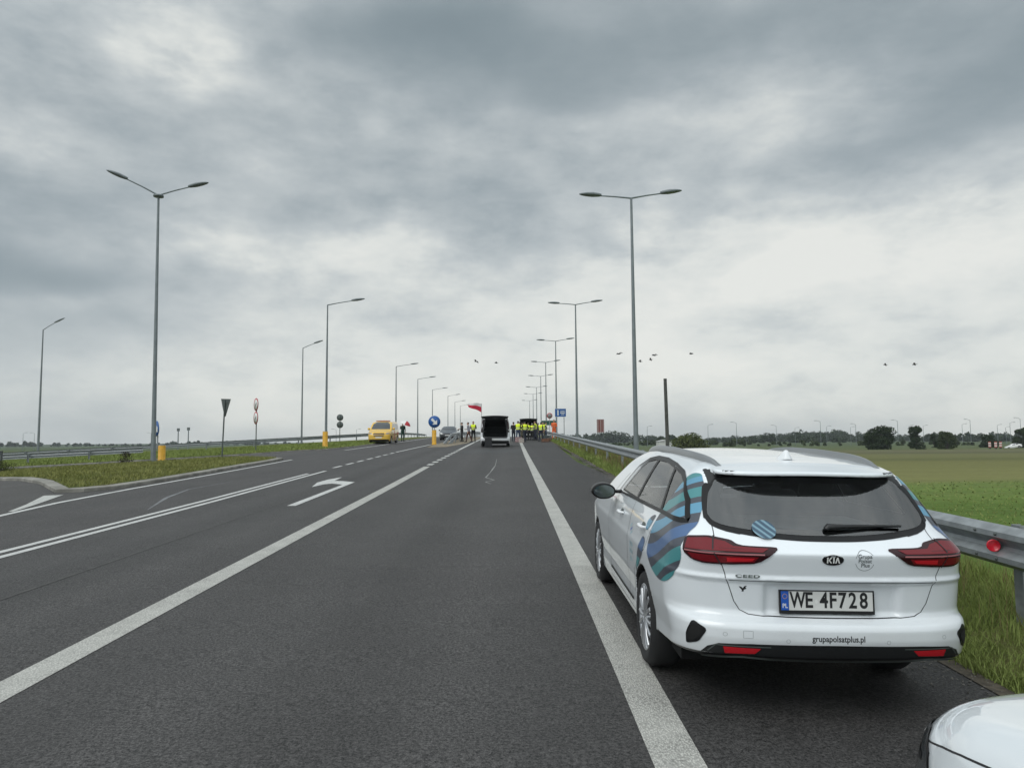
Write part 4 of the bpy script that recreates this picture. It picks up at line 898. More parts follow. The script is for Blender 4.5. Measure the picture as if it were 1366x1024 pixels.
    sh = shell('body', E, (-0.98, -0.06, 0.14), (0.98, 4.7, 1.52), 0.0135, [M['white'], M['black']], root, cuts, dark, pieces)
    doors = [o for o in sh if o.name.startswith('door')]
    tailgate = next(o for o in sh if o.name.startswith('tailgate')); bumper = next(o for o in sh if o.name.startswith('rear_bumper'))
    # glazing
    def grow(poly, k):
        p = np.array(poly); c = p.mean(0); return c+(p-c)*k
    patch('rear_window', rear, glassR, 0.0044, M['rearglass'], root, 0.025, 0.0)
    patch('windscreen', top, grow(wind, 1.03), 0.002, M['glass'], root, 0.08, 0.0)
    def frit(poly, w): return ribbon_geo
    side_f = [(-0.786, 1.27), (-0.778, 1.21), (-0.764, 1.165), (-0.742, 1.128), (-0.710, 1.098), (-0.670, 1.076), (-0.610, 1.060), (-0.53, 1.048)]
    ribbons('window_seal', [(rear, grow(glassR, 0.985), 0.055, True), (rear, side_f, 0.085, False), (rear, mirror_poly(side_f), 0.085, False)], 0.0026, M['gloss'], root, 0.02)
    for ch, s in both:
        for w in (frontw, reard): patch('side_window', ch, grow(w, 1.05), 0.0012, M['glass'], root, 0.06, 0.0)
        patch('side_window', ch, grow(quart, 1.05), 0.0012, M['glassdark'], root, 0.05, 0.0)
        items = [(ch, dlo, 0.016, True), (ch, [(1.683, 1.045), (1.683, 1.362)], 0.060, False), (ch, [(1.042, 1.338), (0.815, 1.055)], 0.030, False)]
        for w in (frontw, reard, quart): items.append((ch, grow(w, 1.03), 0.015, True))
        ribbons('window_trim', items, 0.0052, M['gloss'], root, 0.025)
        ribbons('sill_moulding', [(ch, [(1.5, 0.335), (2.2, 0.338), (2.75, 0.345)], 0.022, False)], 0.004, M['black'], root, 0.04)
        ribbons('door_gap', [(ch, [(1.69, 0.30), (1.69, 0.7), (1.69, 1.03)], 0.0065, False), (ch, rdoor[3:10][1:], 0.005, False), (ch, fdoor[3:], 0.005, False), (ch, [(1.45, 0.27), (2.76, 0.27)], 0.005, False)], 0.0007, M['ink'], root)
        hy = [(2.108, 0.905), (1.127, 0.922)]
        for (y, z), d in zip(hy, [o for o in doors][(0 if s < 0 else 2):][:2]):
            p = ch.pts([(y, z)], 0)[0]; b = MB()
            b.tube([p+Vector((s*0.004, 0.09, 0)), p+Vector((s*0.030, 0.065, 0)), p+Vector((s*0.036, 0, 0.002)), p+Vector((s*0.030, -0.07, 0)), p+Vector((s*0.002, -0.095, 0))], [0.008, 0.012, 0.013, 0.013, 0.009], 8, 0)
            hd = b.build('handle', M['whiteplain'], d)
            cup = rounded([(y+0.075, z-0.02), (y+0.075, z+0.024), (y-0.05, z+0.024), (y-0.05, z-0.02)], 2)
            patch('handle_recess', ch, cup, 0.0008, M['signback'], d, 0.02, 0.0)
    fin = [(-0.805, 1.268), (-0.862, 1.272), (-0.868, 1.25), (-0.822, 1.17), (-0.768, 1.083), (-0.728, 1.066), (-0.770, 1.13), (-0.808, 1.22)]
    for q in (fin, mirror_poly(fin)): patch('window_fin', rear, q, 0.006, M['gloss'], root, 0.02)
    # foil over the quarter panel and its glass
    wf = wave_mat()
    blob = [(0.905, 0.80), (0.80, 0.735), (0.72, 0.705), (0.60, 0.685), (0.50, 0.680), (0.386, 0.695), (0.315, 0.735), (0.262, 0.80), (0.235, 0.87), (0.245, 0.93), (0.285, 1.00), (0.300, 1.05), (0.335, 1.10), (0.42, 1.22), (0.50, 1.29), (0.55, 1.325), (0.61, 1.325), (0.66, 1.285), (0.76, 1.13), (0.83, 1.02), (0.885, 0.90)]
    tall = [(1.30, 0.56), (1.25, 0.67), (1.175, 0.785), (1.093, 0.863), (1.01, 0.85), (1.00, 0.80), (1.04, 0.74), (1.17, 0.66), (1.285, 0.55)]
    lobe = [(1.06, 0.955), (0.98, 1.01), (0.88, 1.03), (0.93, 0.95), (1.01, 0.90)]
    for ch, s in both:
        for q in (blob, tall, lobe): patch('wave_foil', ch, rounded(q, 2), 0.0030, wf, root, 0.02, 0.0)
    # lamps
    lamp = [(-0.822, 0.982), (-0.703, 0.993), (-0.649, 0.987), (-0.575, 0.977), (-0.540, 0.960), (-0.500, 0.953), (-0.330, 0.950), (-0.322, 0.940), (-0.424, 0.868), (-0.575, 0.857), (-0.686, 0.855), (-0.747, 0.868), (-0.80, 0.905)]
    for q, s in ((lamp, 1), (mirror_poly(lamp), -1)):
        t = patch('tail_light', rear, rounded(q, 1, 0.15), 0.007, M['reddark'], root, 0.015, 0.014)
        up_ = [(s*a, b) for a, b in [(-0.80, 0.972), (-0.70, 0.982), (-0.60, 0.968), (-0.55, 0.948), (-0.37, 0.942), (-0.40, 0.926), (-0.60, 0.926), (-0.79, 0.924)]]
        lo_ = [(s*a, b) for a, b in [(-0.77, 0.905), (-0.60, 0.905), (-0.42, 0.905), (-0.445, 0.876), (-0.58, 0.867), (-0.69, 0.866), (-0.745, 0.878)]]
        cl = [(s*a, b) for a, b in [(-0.575, 0.898), (-0.44, 0.898), (-0.455, 0.882), (-0.575, 0.874)]]
        patch('upper_lens', rear, up_, 0.0085, M['red'], t, 0.015, 0.0); patch('lower_lens', rear, lo_, 0.0085, M['red'], t, 0.015, 0.0)
        patch('bright_lens', rear, cl, 0.0100, M['redbright'], t, 0.015, 0.0)
        ribbons('light_guide', [(rear, [(s*-0.79, 0.916), (s*-0.6, 0.916), (s*-0.39, 0.917)], 0.006, False)], 0.0095, mat('pink light guide', (0.42, 0.16, 0.17), 0.2), t)
        ribbons('lamp_split', [(rear, [(s*-0.672, 0.992), (s*-0.603, 0.855)], 0.006, False)], 0.0108, M['ink'], t)
    # joints, and the painted shade of the licence crease
    gl = [(-0.725, 1.07), (-0.669, 0.995), (-0.602, 0.855), (-0.577, 0.745), (-0.552, 0.650), (-0.525, 0.603), (-0.48, 0.583), (-0.40, 0.575), (-0.267, 0.572), (-0.005, 0.571)]
    gl = gl+[(-a, b) for a, b in gl[::-1][1:]]
    ribbons('tailgate_gap', [(rear, gl, 0.004, False)], 0.0008, M['ink'], root, 0.012)
    ribbons('licence_crease_shade', [(rear, [(-0.570, 0.768), (-0.3, 0.769), (0, 0.770), (0.3, 0.769), (0.570, 0.768)], 0.004, False)], 0.0012, M['signback'], tailgate, 0.02)  # shade along the crease drawn as a thin grey line
    # lower bumper
    low = [(-0.76, 0.318), (-0.728, 0.335), (-0.700, 0.368), (-0.660, 0.408), (-0.605, 0.431), (-0.456, 0.439), (0, 0.443)]
    low = low+[(-a, b) for a, b in low[::-1][1:]]+[(0.76, 0.30), (0.3, 0.30), (-0.3, 0.30), (-0.76, 0.30)]
    patch('bumper_insert', rear, low, 0.004, M['black'], bumper, 0.03, 0.008)
    for s in (-1, 1):
        patch('reflector', rear, [(s*a, b) for a, b in [(0.585, 0.417), (0.41, 0.416), (0.44, 0.388), (0.58, 0.382)]], 0.008, M['redbright'], root, 0.02, 0.006)
        ribbons('reflector_trim', [(rear, [(s*0.66, 0.385), (s*0.62, 0.425), (s*0.36, 0.427)], 0.006, False)], 0.0075, M['signback'], root)
        vent = [(s*a, b) for a, b in [(-0.735, 0.540), (-0.655, 0.500), (-0.700, 0.425), (-0.775, 0.398), (-0.770, 0.465)]]
        patch('bumper_vent', rear, rounded(vent, 2, 0.14), 0.004, M['gloss'], root, 0.015, 0.006)
        patch('vent_hollow', rear, rounded([(s*(-0.725)+(a-s*(-0.725))*0.72, 0.466+(b-0.466)*0.72) for a, b in vent], 2), 0.0055, M['dark'], root, 0.015, 0.0)
    ribbons('bumper_lip', [(rear, [(-0.70, 0.352), (-0.5, 0.368), (-0.35, 0.358), (0, 0.355), (0.35, 0.358), (0.5, 0.368), (0.70, 0.352)], 0.010, False)], 0.0085, M['signback'], bumper)
    for th, z, r_ in ((-0.574, 0.484, .010), (-0.271, 0.462, .010), (0.273, 0.462, .010), (0.574, 0.484, .010)):
        ribbons('parking_sensor', [(rear, [(th+r_*math.cos(q), z+r_*math.sin(q)) for q in np.linspace(0, 2*math.pi, 12)[:-1]], 0.0018, True)], 0.001, M['sensor'], root, 0.004)
    ribbons('towing_cap', [(rear, [(-0.49, 0.470), (-0.445, 0.470), (-0.445, 0.508), (-0.49, 0.508)], 0.0018, True)], 0.0008, M['sensor'], root, 0.006)
    # number plate
    pl = thing_part('number_plate', root, lambda b: b.box((0.0, 0, 0), (0.536, 0.012, 0.128), 0), M['ink'])
    yb = back.pts([(0.0, 0.652)], 0)[0][1]; pl.location = (-0.026, yb-0.009, 0.654); pl.rotation_euler = (R(-4), 0, 0)
    thing_part('plate_face', pl, lambda b: b.box((0.021, -0.0075, 0.006), (0.472, 0.003, 0.102), 0), M['platewhite'])
    thing_part('plate_strip', pl, lambda b: b.box((-0.238, -0.0075, 0.006), (0.042, 0.003, 0.102), 0), M['plateblue'])
    def flat_text(nm, s, x, z, size, sx, m, y=-0.0094, bold=0.0, **k):
        v, f = text_geo(s, size, sx, bold, **k); return mesh_obj(nm, [(x+a, y, z+b) for a, b in v], f, m, pl)
    for ch_, x in zip('WE', (-0.166, -0.103)): flat_text('plate_letter', ch_, x, 0.007, 0.118, 0.70 if ch_ == 'W' else 0.80, M['ink'], bold=0.0028)
    for ch_, x in zip('4F728', (-0.018, 0.032, 0.085, 0.144, 0.206)): flat_text('plate_letter', ch_, x, 0.007, 0.118, 0.80, M['ink'], bold=0.0028)
    flat_text('plate_letter', 'PL', -0.238, -0.022, 0.034, 0.9, M['signwhite'], bold=0.0006)
    st = MB()
    for i in range(12):
        q = i*math.pi/6; st.box((-0.238+0.0125*math.sin(q), -0.0093, 0.030+0.0125*math.cos(q)), (0.0035, 0.0006, 0.0035))
    st.build('plate_stars', M['yellow'], pl)
    thing_part('plate_sticker', pl, lambda b: b.prism([(-0.061+0.008*math.cos(q), 0.003+0.011*math.sin(q)) for q in np.linspace(0, 2*math.pi, 13)[:-1]], -0.0098, -0.0090), M['signwhite'])
    # badge, lettering, stickers
    ov = lambda cx, cz, a, b_, n=40: [(cx+a*math.cos(q), cz+b_*math.sin(q)) for q in np.linspace(0, 2*math.pi, n+1)[:-1]]
    bd = patch('badge', back, ov(-0.015, 0.897, 0.060, 0.0305), 0.004, M['chrome'], tailgate, 0.02, 0.005)
    patch('badge_field', back, ov(-0.015, 0.897, 0.055, 0.0262), 0.0048, M['gloss'], tailgate, 0.02, 0.0)
    b = MB()
    for q in ([(-.036, -.016), (-.028, -.016), (-.028, .016), (-.036, .016)], [(-.028, -.001), (-.016, .016), (-.007, .016), (-.021, -.001)], [(-.028, .001), (-.021, .001), (-.006, -.016), (-.015, -.016)], [(-.002, -.016), (.006, -.016), (.006, .016), (-.002, .016)],
              [(.010, -.016), (.018, -.016), (.026, .016), (.018, .016)], [(.018, .016), (.026, .016), (.038, -.016), (.030, -.016)]):
        p_ = back.pts([(-0.015+u_, 0.897+v_) for u_, v_ in q], 0.0080); b.add(p_, [(0, 1, 2, 3)], 0)
    b.build('badge_letters', M['signwhite'], tailgate, fix=False)
    gm = mat('grey print', (0.10, 0.115, 0.12), 0.5)
    for i, s_ in enumerate(('Grupa', 'Polsat', 'Plus')): text_on('round_print', s_, back, (0.166+(0.004 if i == 2 else 0), 0.916-0.0245*i), 0.031, 0.0012, gm, tailgate, 1.02, bold=0.0004)
    arc = lambda q0, q1: [(0.166+0.054*math.cos(q), 0.892+0.054*math.sin(q)) for q in np.linspace(q0, q1, 24)]
    ribbons('round_print', [(back, arc(R(35), R(165)), 0.0022, False), (back, arc(R(195), R(340)), 0.0022, False)], 0.0012, gm, tailgate, 0.01)
    text_on('model_lettering', 'CEED', rear, (-0.478, 0.792), 0.026, 0.009, M['signback'], tailgate, 1.75, bold=0.0014, spacing=1.15)
    b1 = [(-0.526, 0.735), (-0.512, 0.732), (-0.506, 0.724), (-0.497, 0.736), (-0.484, 0.739), (-0.492, 0.729), (-0.487, 0.722), (-0.500, 0.716), (-0.502, 0.706), (-0.512, 0.705), (-0.510, 0.715), (-0.517, 0.722)]
    patch('black_emblem', rear, b1, 0.0012, M['ink'], tailgate, 0.01, 0.0)
    text_on('web_lettering', 'grupapolsatplus.pl', back, (0.0, 0.478), 0.044, 0.0012, M['ink'], bumper, 0.92, bold=0.0008)
    for nm, q in (('wave_sticker', ov(-0.345, 1.030, 0.066, 0.046)),):
        c_ = patch(nm, back, q, 0.012, wave_disc(), root, 0.012, 0.0)
    tm = mat('pale teal print', (0.25, 0.42, 0.47), 0.4)
    for ch, s in both:
        for i, (y, z) in enumerate(((1.60, 0.86), (1.575, 0.835), (1.55, 0.81))):
            patch('door_print', ch, [(y+0.03, z-0.016), (y+0.022, z+0.0), (y-0.04, z+0.028), (y-0.034, z+0.010)], 0.001, M['plateblue'] if i == 1 else tm, root, 0.02, 0.0)
        for i, s_ in enumerate(('grupa', 'polsat', 'plus')): text_on('door_print', s_, ch, (1.50, 0.745-0.055*i), 0.062, 0.001, tm, root, 1.0, flip=(s < 0))
    # roof furniture
    rm = mat('rail aluminium', (0.34, 0.35, 0.36), 0.38, 0.8)
    for s in (-1, 1):
        ys = np.linspace(0.56, 2.95, 26); rx = np.interp(ys, [0.56, 1.0, 2.0, 2.95], [0.500, 0.540, 0.555, 0.515])
        p = top.pts(np.stack([s*rx, ys], 1), 0.0); hh = 0.036*np.clip(np.minimum((ys-0.56)/0.28, (2.95-ys)/0.28), 0.0, 1)**0.6
        b = MB(); sec = [(-0.020, 0.0), (-0.018, 0.7), (-0.010, 1.0), (0.010, 1.0), (0.018, 0.7), (0.020, 0.0)]; V = []
        for q, h_ in zip(p, hh): V += [(q[0]+a, q[1], q[2]-0.004+c_*(h_+0.008)) for a, c_ in sec]
        b.add(V, [(i*6+j, i*6+j+1, (i+1)*6+j+1, (i+1)*6+j) for i in range(25) for j in range(5)], 0, True); b.add(V[:6], [(0, 1, 2, 3, 4, 5)]); b.add(V[-6:], [(0, 1, 2, 3, 4, 5)])
        b.build('roof_rail', rm, root)
    p = top.pts([(0.0, 0.80)], 0)[0]; b = MB(); secs = [(0.09, 0.001, 0.012), (0.05, 0.018, 0.030), (0.0, 0.040, 0.034), (-0.04, 0.066, 0.026), (-0.065, 0.064, 0.016), (-0.075, 0.004, 0.030)]
    V = []; nn = 9
    for y, h_, w_ in secs:
        for j in range(nn):
            q = math.pi*j/(nn-1); V.append((1.75*w_*math.cos(q)*(1.0 if j in (0, nn-1) else 0.62), y, h_*math.sin(q)**0.8-0.006))
    b.add(V, [(i*nn+j, i*nn+j+1, (i+1)*nn+j+1, (i+1)*nn+j) for i in range(len(secs)-1) for j in range(nn-1)], 0, True)
    a = b.build('roof_antenna', M['whiteplain'], root); a.location = tuple(p); a.rotation_euler = (R(-4), 0, 0)
    # wiper, mirrors, wheels
    wp = back.pts([(0.02, 1.040), (0.12, 1.044), (0.46, 1.048)], 0.022); b = MB()
    b.tube([wp[0]+np.array([-0.01, 0, -0.012]), wp[0], wp[1], wp[2]], [0.016, 0.020, 0.012, 0.007], 8, 0); b.build('rear_wiper', M['black'], root)
    for s in (-1, 1):
        f = lambda x, y, z: smax(smax(np.sqrt(((x-s*0.985)/0.108)**2+((z-1.040)/0.070)**2)*0.085-0.085, y-2.52-0.09*np.sqrt(np.maximum(0, 1-((x-s*0.985)/0.115)**2)), 0.03), 2.44-y, 0.012)
        V, F, N = surface_nets(f, (s*1.005-0.16, 2.38, 0.92), (s*1.005+0.16, 2.66, 1.15), 0.012)
        mo = mesh_obj('door_mirror', V, F, [M['gloss']], root, normals=N)
        gq = [(s*0.985+0.092*math.cos(q), 2.4375, 1.039+0.055*math.sin(q)) for q in np.linspace(0, 2*math.pi, 25)[:-1]]
        mesh_obj('mirror_glass', gq, [tuple(range(24))], M['mirror'], mo)
        b = MB(); b.tube([(s*0.80, 2.50, 1.035), (s*0.93, 2.52, 1.03)], [0.028, 0.022], 8, 0, flat=0.6); b.build('mirror_arm', M['gloss'], mo)
        for yw in (1.06, 3.71): make_wheel(root, s*0.775, yw, 0.318, out=s)
    # nose
    hl = [(0.38, 0.66), (0.36, 0.72), (0.55, 0.76), (0.80, 0.80), (0.95, 0.80), (0.90, 0.72), (0.65, 0.66)]
    for q in (hl, mirror_poly(hl)): patch('headlight', front, q, 0.004, mat('headlight glass', (0.25, 0.27, 0.29), 0.08, 0.3, coat=1), root, 0.04)
    patch('front_grille', front, [(-0.33, 0.60), (-0.33, 0.68), (0.33, 0.68), (0.33, 0.60)], 0.004, M['black'], root, 0.05)
    patch('lower_grille', front, [(-0.42, 0.28), (-0.46, 0.45), (0.46, 0.45), (0.42, 0.28)], 0.004, M['black'], root, 0.05)
    # cabin
    def rbox(c, d, r_): return lambda x, y, z: np.sqrt(np.maximum(np.abs(x-c[0])-d[0]/2+r_, 0)**2+np.maximum(np.abs(y-c[1])-d[1]/2+r_, 0)**2+np.maximum(np.abs(z-c[2])-d[2]/2+r_, 0)**2)-r_
    def seat(x0, w, y, lean, nm, heads):
        sh_ = lambda z, y0: y0-(z-0.6)*lean
        def f(x, yy, z):
            y2 = yy+(z-0.6)*lean; g = rbox((x0, y, 0.78), (w, 0.15, 0.66), 0.07)(x, y2, z)
            g = smin(g, rbox((x0, y+0.27, 0.50), (w, 0.55, 0.18), 0.07)(x, yy, z), 0.05)
            for hx in heads: g = smin(g, rbox((hx, y, 1.20), (0.25, 0.10, 0.17), 0.05)(x, y2, z), 0.02)
            return g
        V, F, N = surface_nets(f, (x0-w/2-0.05, y-0.4, 0.36), (x0+w/2+0.05, y+0.65, 1.34), 0.03)
        mesh_obj(nm, V, F, M['seat'], root, normals=N)
    seat(-0.36, 0.50, 2.30, 0.35, 'seat', (-0.36,)); seat(0.36, 0.50, 2.30, 0.35, 'seat', (0.36,)); seat(0, 1.24, 1.42, 0.30, 'rear_seat', (-0.40, 0.40))
    thing_part('underbody_light_block', root, lambda b: (b.box((0.40, 0.62, 0.31), (0.62, 0.30, 0.12)), b.box((-0.2, 0.75, 0.27), (1.1, 0.5, 0.12)), b.tube([(-0.7, 1.06, 0.30), (0.7, 1.06, 0.30)], 0.05, 8)), M['dark'])  # silencer and axle forms, with an added box blocking light under the car
    thing_part('load_cover', root, lambda b: b.box((0, 0.80, 0.985), (1.20, 0.86, 0.02)), M['cover'])
    thing_part('cabin_floor', root, lambda b: b.box((0, 2.0, 0.42), (1.45, 3.3, 0.04)), M['seat'])
    thing_part('dashboard', root, lambda b: b.box((0, 3.05, 0.86), (1.30, 0.42, 0.20)), M['seat'])
    b = MB(); b.lathe([(0.185+0.013*math.cos(q), 0.013*math.sin(q)) for q in np.linspace(0, 2*math.pi, 9)], 24, 0); sw = b.build('steering_wheel', M['black'], root); sw.location = (-0.36, 2.74, 0.97); sw.rotation_euler = (R(65), 0, 0)
    return root
def thing_part(name, parent, fn, m):
    b = MB(); fn(b); return b.build(name, m, parent)
def wave_disc():
    m, N, L, P = new_mat('wave sticker'); tc = N.new('ShaderNodeTexCoord'); w = N.new('ShaderNodeTexWave'); mp = N.new('ShaderNodeMapping')
    mp.inputs['Rotation'].default_value = (0, R(-38), 0); L.new(tc.outputs['Object'], mp.inputs[0]); L.new(mp.outputs[0], w.inputs['Vector'])
    w.bands_direction = 'Z'; w.inputs['Scale'].default_value = 11; w.inputs['Distortion'].default_value = 0.6
    rp = N.new('ShaderNodeValToRGB'); cr = rp.color_ramp; cr.interpolation = 'CONSTANT'; cr.elements[0].color = (0.045, 0.085, 0.13, 1); cr.elements[1].position = 0.5; cr.elements[1].color = (0.10, 0.22, 0.30, 1)
    e = cr.elements.new(0.85); e.color = (0.20, 0.31, 0.37, 1)
    L.new(w.outputs['Fac'], rp.inputs[0]); L.new(rp.outputs[0], P.inputs['Base Color']); P.inputs['Roughness'].default_value = 0.2; return m
make_estate()
NEARCAR = CarShape(
    side=[(0.15, 0.84), (0.25, 0.875), (0.45, 0.885), (0.60, 0.90), (0.72, 0.900), (0.80, 0.880), (0.90, 0.835), (0.98, 0.80), (1.10, 0.77), (1.30, 0.69), (1.46, 0.56)],
    plan=[(-0.3, 0.93), (0.3, 0.97), (1.0, 1.0), (3.6, 1.0), (4.0, 0.985), (4.4, 0.95), (4.8, 0.90)],
    roof=[(-0.3, 1.15), (0.3, 1.33), (1.0, 1.42), (1.8, 1.44), (2.3, 1.41), (2.7, 1.30), (3.2, 1.06), (3.40, 0.985), (3.7, 0.945), (4.05, 0.885), (4.25, 0.83), (4.38, 0.77), (4.50, 0.67), (4.6, 0.50)],
    rear=[(0.1, 0.14), (0.4, 0.0), (0.7, 0.03), (0.95, 0.10), (1.4, 0.45)],
    front=[(0.1, 4.34), (0.3, 4.44), (0.5, 4.46), (0.62, 4.44), (0.72, 4.40), (0.85, 4.28), (1.0, 4.1)],
    bulge_r=(0.10, 0.30), bulge_f=(0.20, 0.55), wheels=[(0.95, 0.318), (3.60, 0.318)], crown=0.07, floor=0.20, k=(0.12, 0.14, 0.09))
# ---------------------------------------------------------------- other vehicles
def tinted(name, c=(0.02, 0.026, 0.03)): return mat(name, c, 0.06, coat=0.6)
M['tint'] = tinted('dark car glass')
def on_road(x, y): return (x, y, float(zg(x, y)))
def near_car():
    S = NEARCAR; root = thing('hatchback', 'white car whose bonnet corner and headlight show in the near right corner', 'car', (1.978, -1.890, GRADE*-1.890-0.02*(1.978-0.95)), (math.atan(GRADE), R(1.2), 0))
    sl = Chart(S, 'side', 0, -1); sr = Chart(S, 'side', 0, 1); fr = Chart(S, 'front', 3.6); top = Chart(S, 'top'); rear = Chart(S, 'rear', 1.0)
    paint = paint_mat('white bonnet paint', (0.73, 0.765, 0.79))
    def dark(c, n):
        u = np.zeros(len(c), bool)
        for yw, zw in S.wheels: u |= (np.hypot(c[:, 1]-yw, c[:, 2]-zw) < S.arch+0.004) & (np.abs(c[:, 0]) > 0.5)
        return u
    bon = [(-0.835, 4.05), (-0.86, 3.92), (-0.868, 3.8), (-0.866, 3.5), (-0.80, 3.36), (0.80, 3.36), (0.866, 3.5), (0.868, 3.8), (0.86, 3.92), (0.835, 4.05), (0.7, 4.3), (0, 4.45), (-0.7, 4.3)]
    shell('body', S, (-0.98, -0.06, 0.14), (0.98, 4.6, 1.52), 0.018, [paint, M['black']], root, (), dark, [('bonnet', top, bon, lambda c, n: (n[:, 2] > 0.25) & (c[:, 2] > 0.66) & (c[:, 1] > 3.3))])
    gap = [(4.075, 0.738), (4.025, 0.750), (3.926, 0.778), (3.825, 0.801), (3.715, 0.819), (3.5, 0.848), (3.34, 0.872)]
    for ch in (sl, sr): ribbons('bonnet_gap', [(ch, gap, 0.005, False)], 0.0008, M['ink'], root)
    lamp = [(-0.50, 0.655), (-0.75, 0.708), (-0.93, 0.748), (-1.02, 0.760), (-1.05, 0.748), (-1.13, 0.728), (-1.16, 0.692), (-1.11, 0.645), (-0.98, 0.610), (-0.7, 0.585), (-0.5, 0.595)]
    lg = mat('lamp reflector', (0.20, 0.215, 0.225), 0.16, 0.55, coat=1.0)
    for s, q in ((1, lamp), (-1, mirror_poly(lamp))):
        l = patch('headlight', fr, q, 0.003, lg, root, 0.015, 0.01)
        ribbons('lamp_frame', [(fr, q, 0.012, True), (fr, [(s*-0.55, 0.63), (s*-0.85, 0.665), (s*-1.06, 0.692)], 0.020, False), (fr, [(s*-0.93, 0.74), (s*-0.985, 0.69), (s*-0.95, 0.63)], 0.012, False)], 0.0045, M['gloss'], l, 0.012)
        ribbons('day_light', [(fr, [(s*-0.6, 0.665), (s*-0.82, 0.708), (s*-0.95, 0.73)], 0.009, False)], 0.0052, M['signwhite'], l, 0.012)
    patch('front_grille', fr, rounded([(-0.42, 0.57), (-0.44, 0.655), (0.44, 0.655), (0.42, 0.57)], 1), 0.003, M['gloss'], root, 0.03)
    patch('lower_grille', fr, rounded([(-0.5, 0.27), (-0.6, 0.44), (0.6, 0.44), (0.5, 0.27)], 1), 0.003, M['black'], root, 0.04)
    patch('windscreen', top, [(-0.60, 2.62), (0, 2.52), (0.60, 2.62), (0.70, 3.10), (0, 3.26), (-0.70, 3.10)], 0.002, M['tint'], root, 0.06)
    for ch in (sl, sr):
        patch('side_window', ch, [(2.55, 1.02), (2.25, 1.26), (1.75, 1.34), (1.60, 1.34), (1.60, 1.02)], 0.002, M['tint'], root, 0.06); patch('side_window', ch, [(1.52, 1.02), (1.52, 1.34), (0.95, 1.30), (0.62, 1.10), (0.62, 1.04)], 0.002, M['tint'], root, 0.06)
    patch('rear_window', rear, [(-0.62, 1.08), (-0.55, 1.28), (0.55, 1.28), (0.62, 1.08)], 0.002, M['tint'], root, 0.06)
    for s in (-1, 1):
        for y, z in S.wheels: make_wheel(root, s*0.775, y, z, out=s)
    return root
near_car()

def simple_car(name, label, S, paint, loc, rz, h, parts, label_group=None, dark_cut=None, hi=None):
    root = thing(name, label, 'van' if 'van' in name else 'car', loc, (math.atan(GRADE)*math.cos(rz), 0, rz))
    def dark(c, n):
        u = np.zeros(len(c), bool)
        for yw, zw in S.wheels: u |= (np.hypot(c[:, 1]-yw, c[:, 2]-zw) < S.arch+0.004) & (np.abs(c[:, 0]) > 0.5)
        return u
    hi = hi or (1.1, 5.4, 2.1)
    shell('body', S, (-hi[0], -0.1, 0.12), hi, h, [paint, M['black']], root, dark_cut or (), dark)
    C_ = {'f': Chart(S, 'nose', 5.0), 'b': Chart(S, 'back', 0), 'l': Chart(S, 'side', 0, -1), 'r': Chart(S, 'side', 0, 1), 't': Chart(S, 'top')}
    for nm, ch, poly, m, *o in parts:
        for c in ch: 
            for q in ([poly, mirror_poly(poly)] if (o and o[0] == 'pair') else [poly]): patch(nm, C_[c], q, 0.008, m, root, 0.08, 0.01)
    for s in (-1, 1):
        for y, z in S.wheels: make_wheel(root, s*(S.S(0.5)*0.99-0.13), y, z, out=s, nspoke=5)
    return root, C_
VAN = CarShape(
    side=[(0.2, 0.91), (0.4, 0.955), (0.9, 0.965), (1.05, 0.955), (1.5, 0.90), (1.82, 0.83), (1.95, 0.76)], plan=[(-0.3, 0.97), (0.5, 1.0), (3.6, 1.0), (4.4, 0.985), (5.0, 0.93), (5.4, 0.9)],
    roof=[(-0.3, 1.84), (0.1, 1.88), (1.0, 1.915), (2.6, 1.91), (3.2, 1.86), (3.55, 1.66), (4.05, 1.27), (4.20, 1.18), (4.6, 1.10), (4.9, 0.98), (5.1, 0.70)],
    rear=[(0.2, 0.10), (0.35, 0.02), (0.55, 0.0), (0.65, 0.05), (1.1, 0.06), (1.9, 0.24)], front=[(0.2, 4.95), (0.4, 5.07), (0.75, 5.06), (0.95, 4.98), (1.15, 4.8), (1.3, 4.5)],
    bulge_r=(0.04, 0.10), bulge_f=(0.14, 0.22), wheels=[(0.95, 0.335), (4.15, 0.335)], crown=0.06, floor=0.22, k=(0.08, 0.09, 0.08), arch=0.365)
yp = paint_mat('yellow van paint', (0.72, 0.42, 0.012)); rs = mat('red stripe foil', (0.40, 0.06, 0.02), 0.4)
sidew = [(3.75, 1.22), (3.45, 1.55), (3.10, 1.68), (2.95, 1.68), (2.95, 1.16)]; sidew2 = [(2.80, 1.18), (2.80, 1.70), (1.65, 1.72), (1.65, 1.18)]; sidew3 = [(1.55, 1.18), (1.55, 1.72), (0.45, 1.70), (0.40, 1.20)]
ws = [(-0.80, 1.24), (-0.70, 1.68), (-0.50, 1.82), (0.50, 1.82), (0.70, 1.68), (0.80, 1.24)]
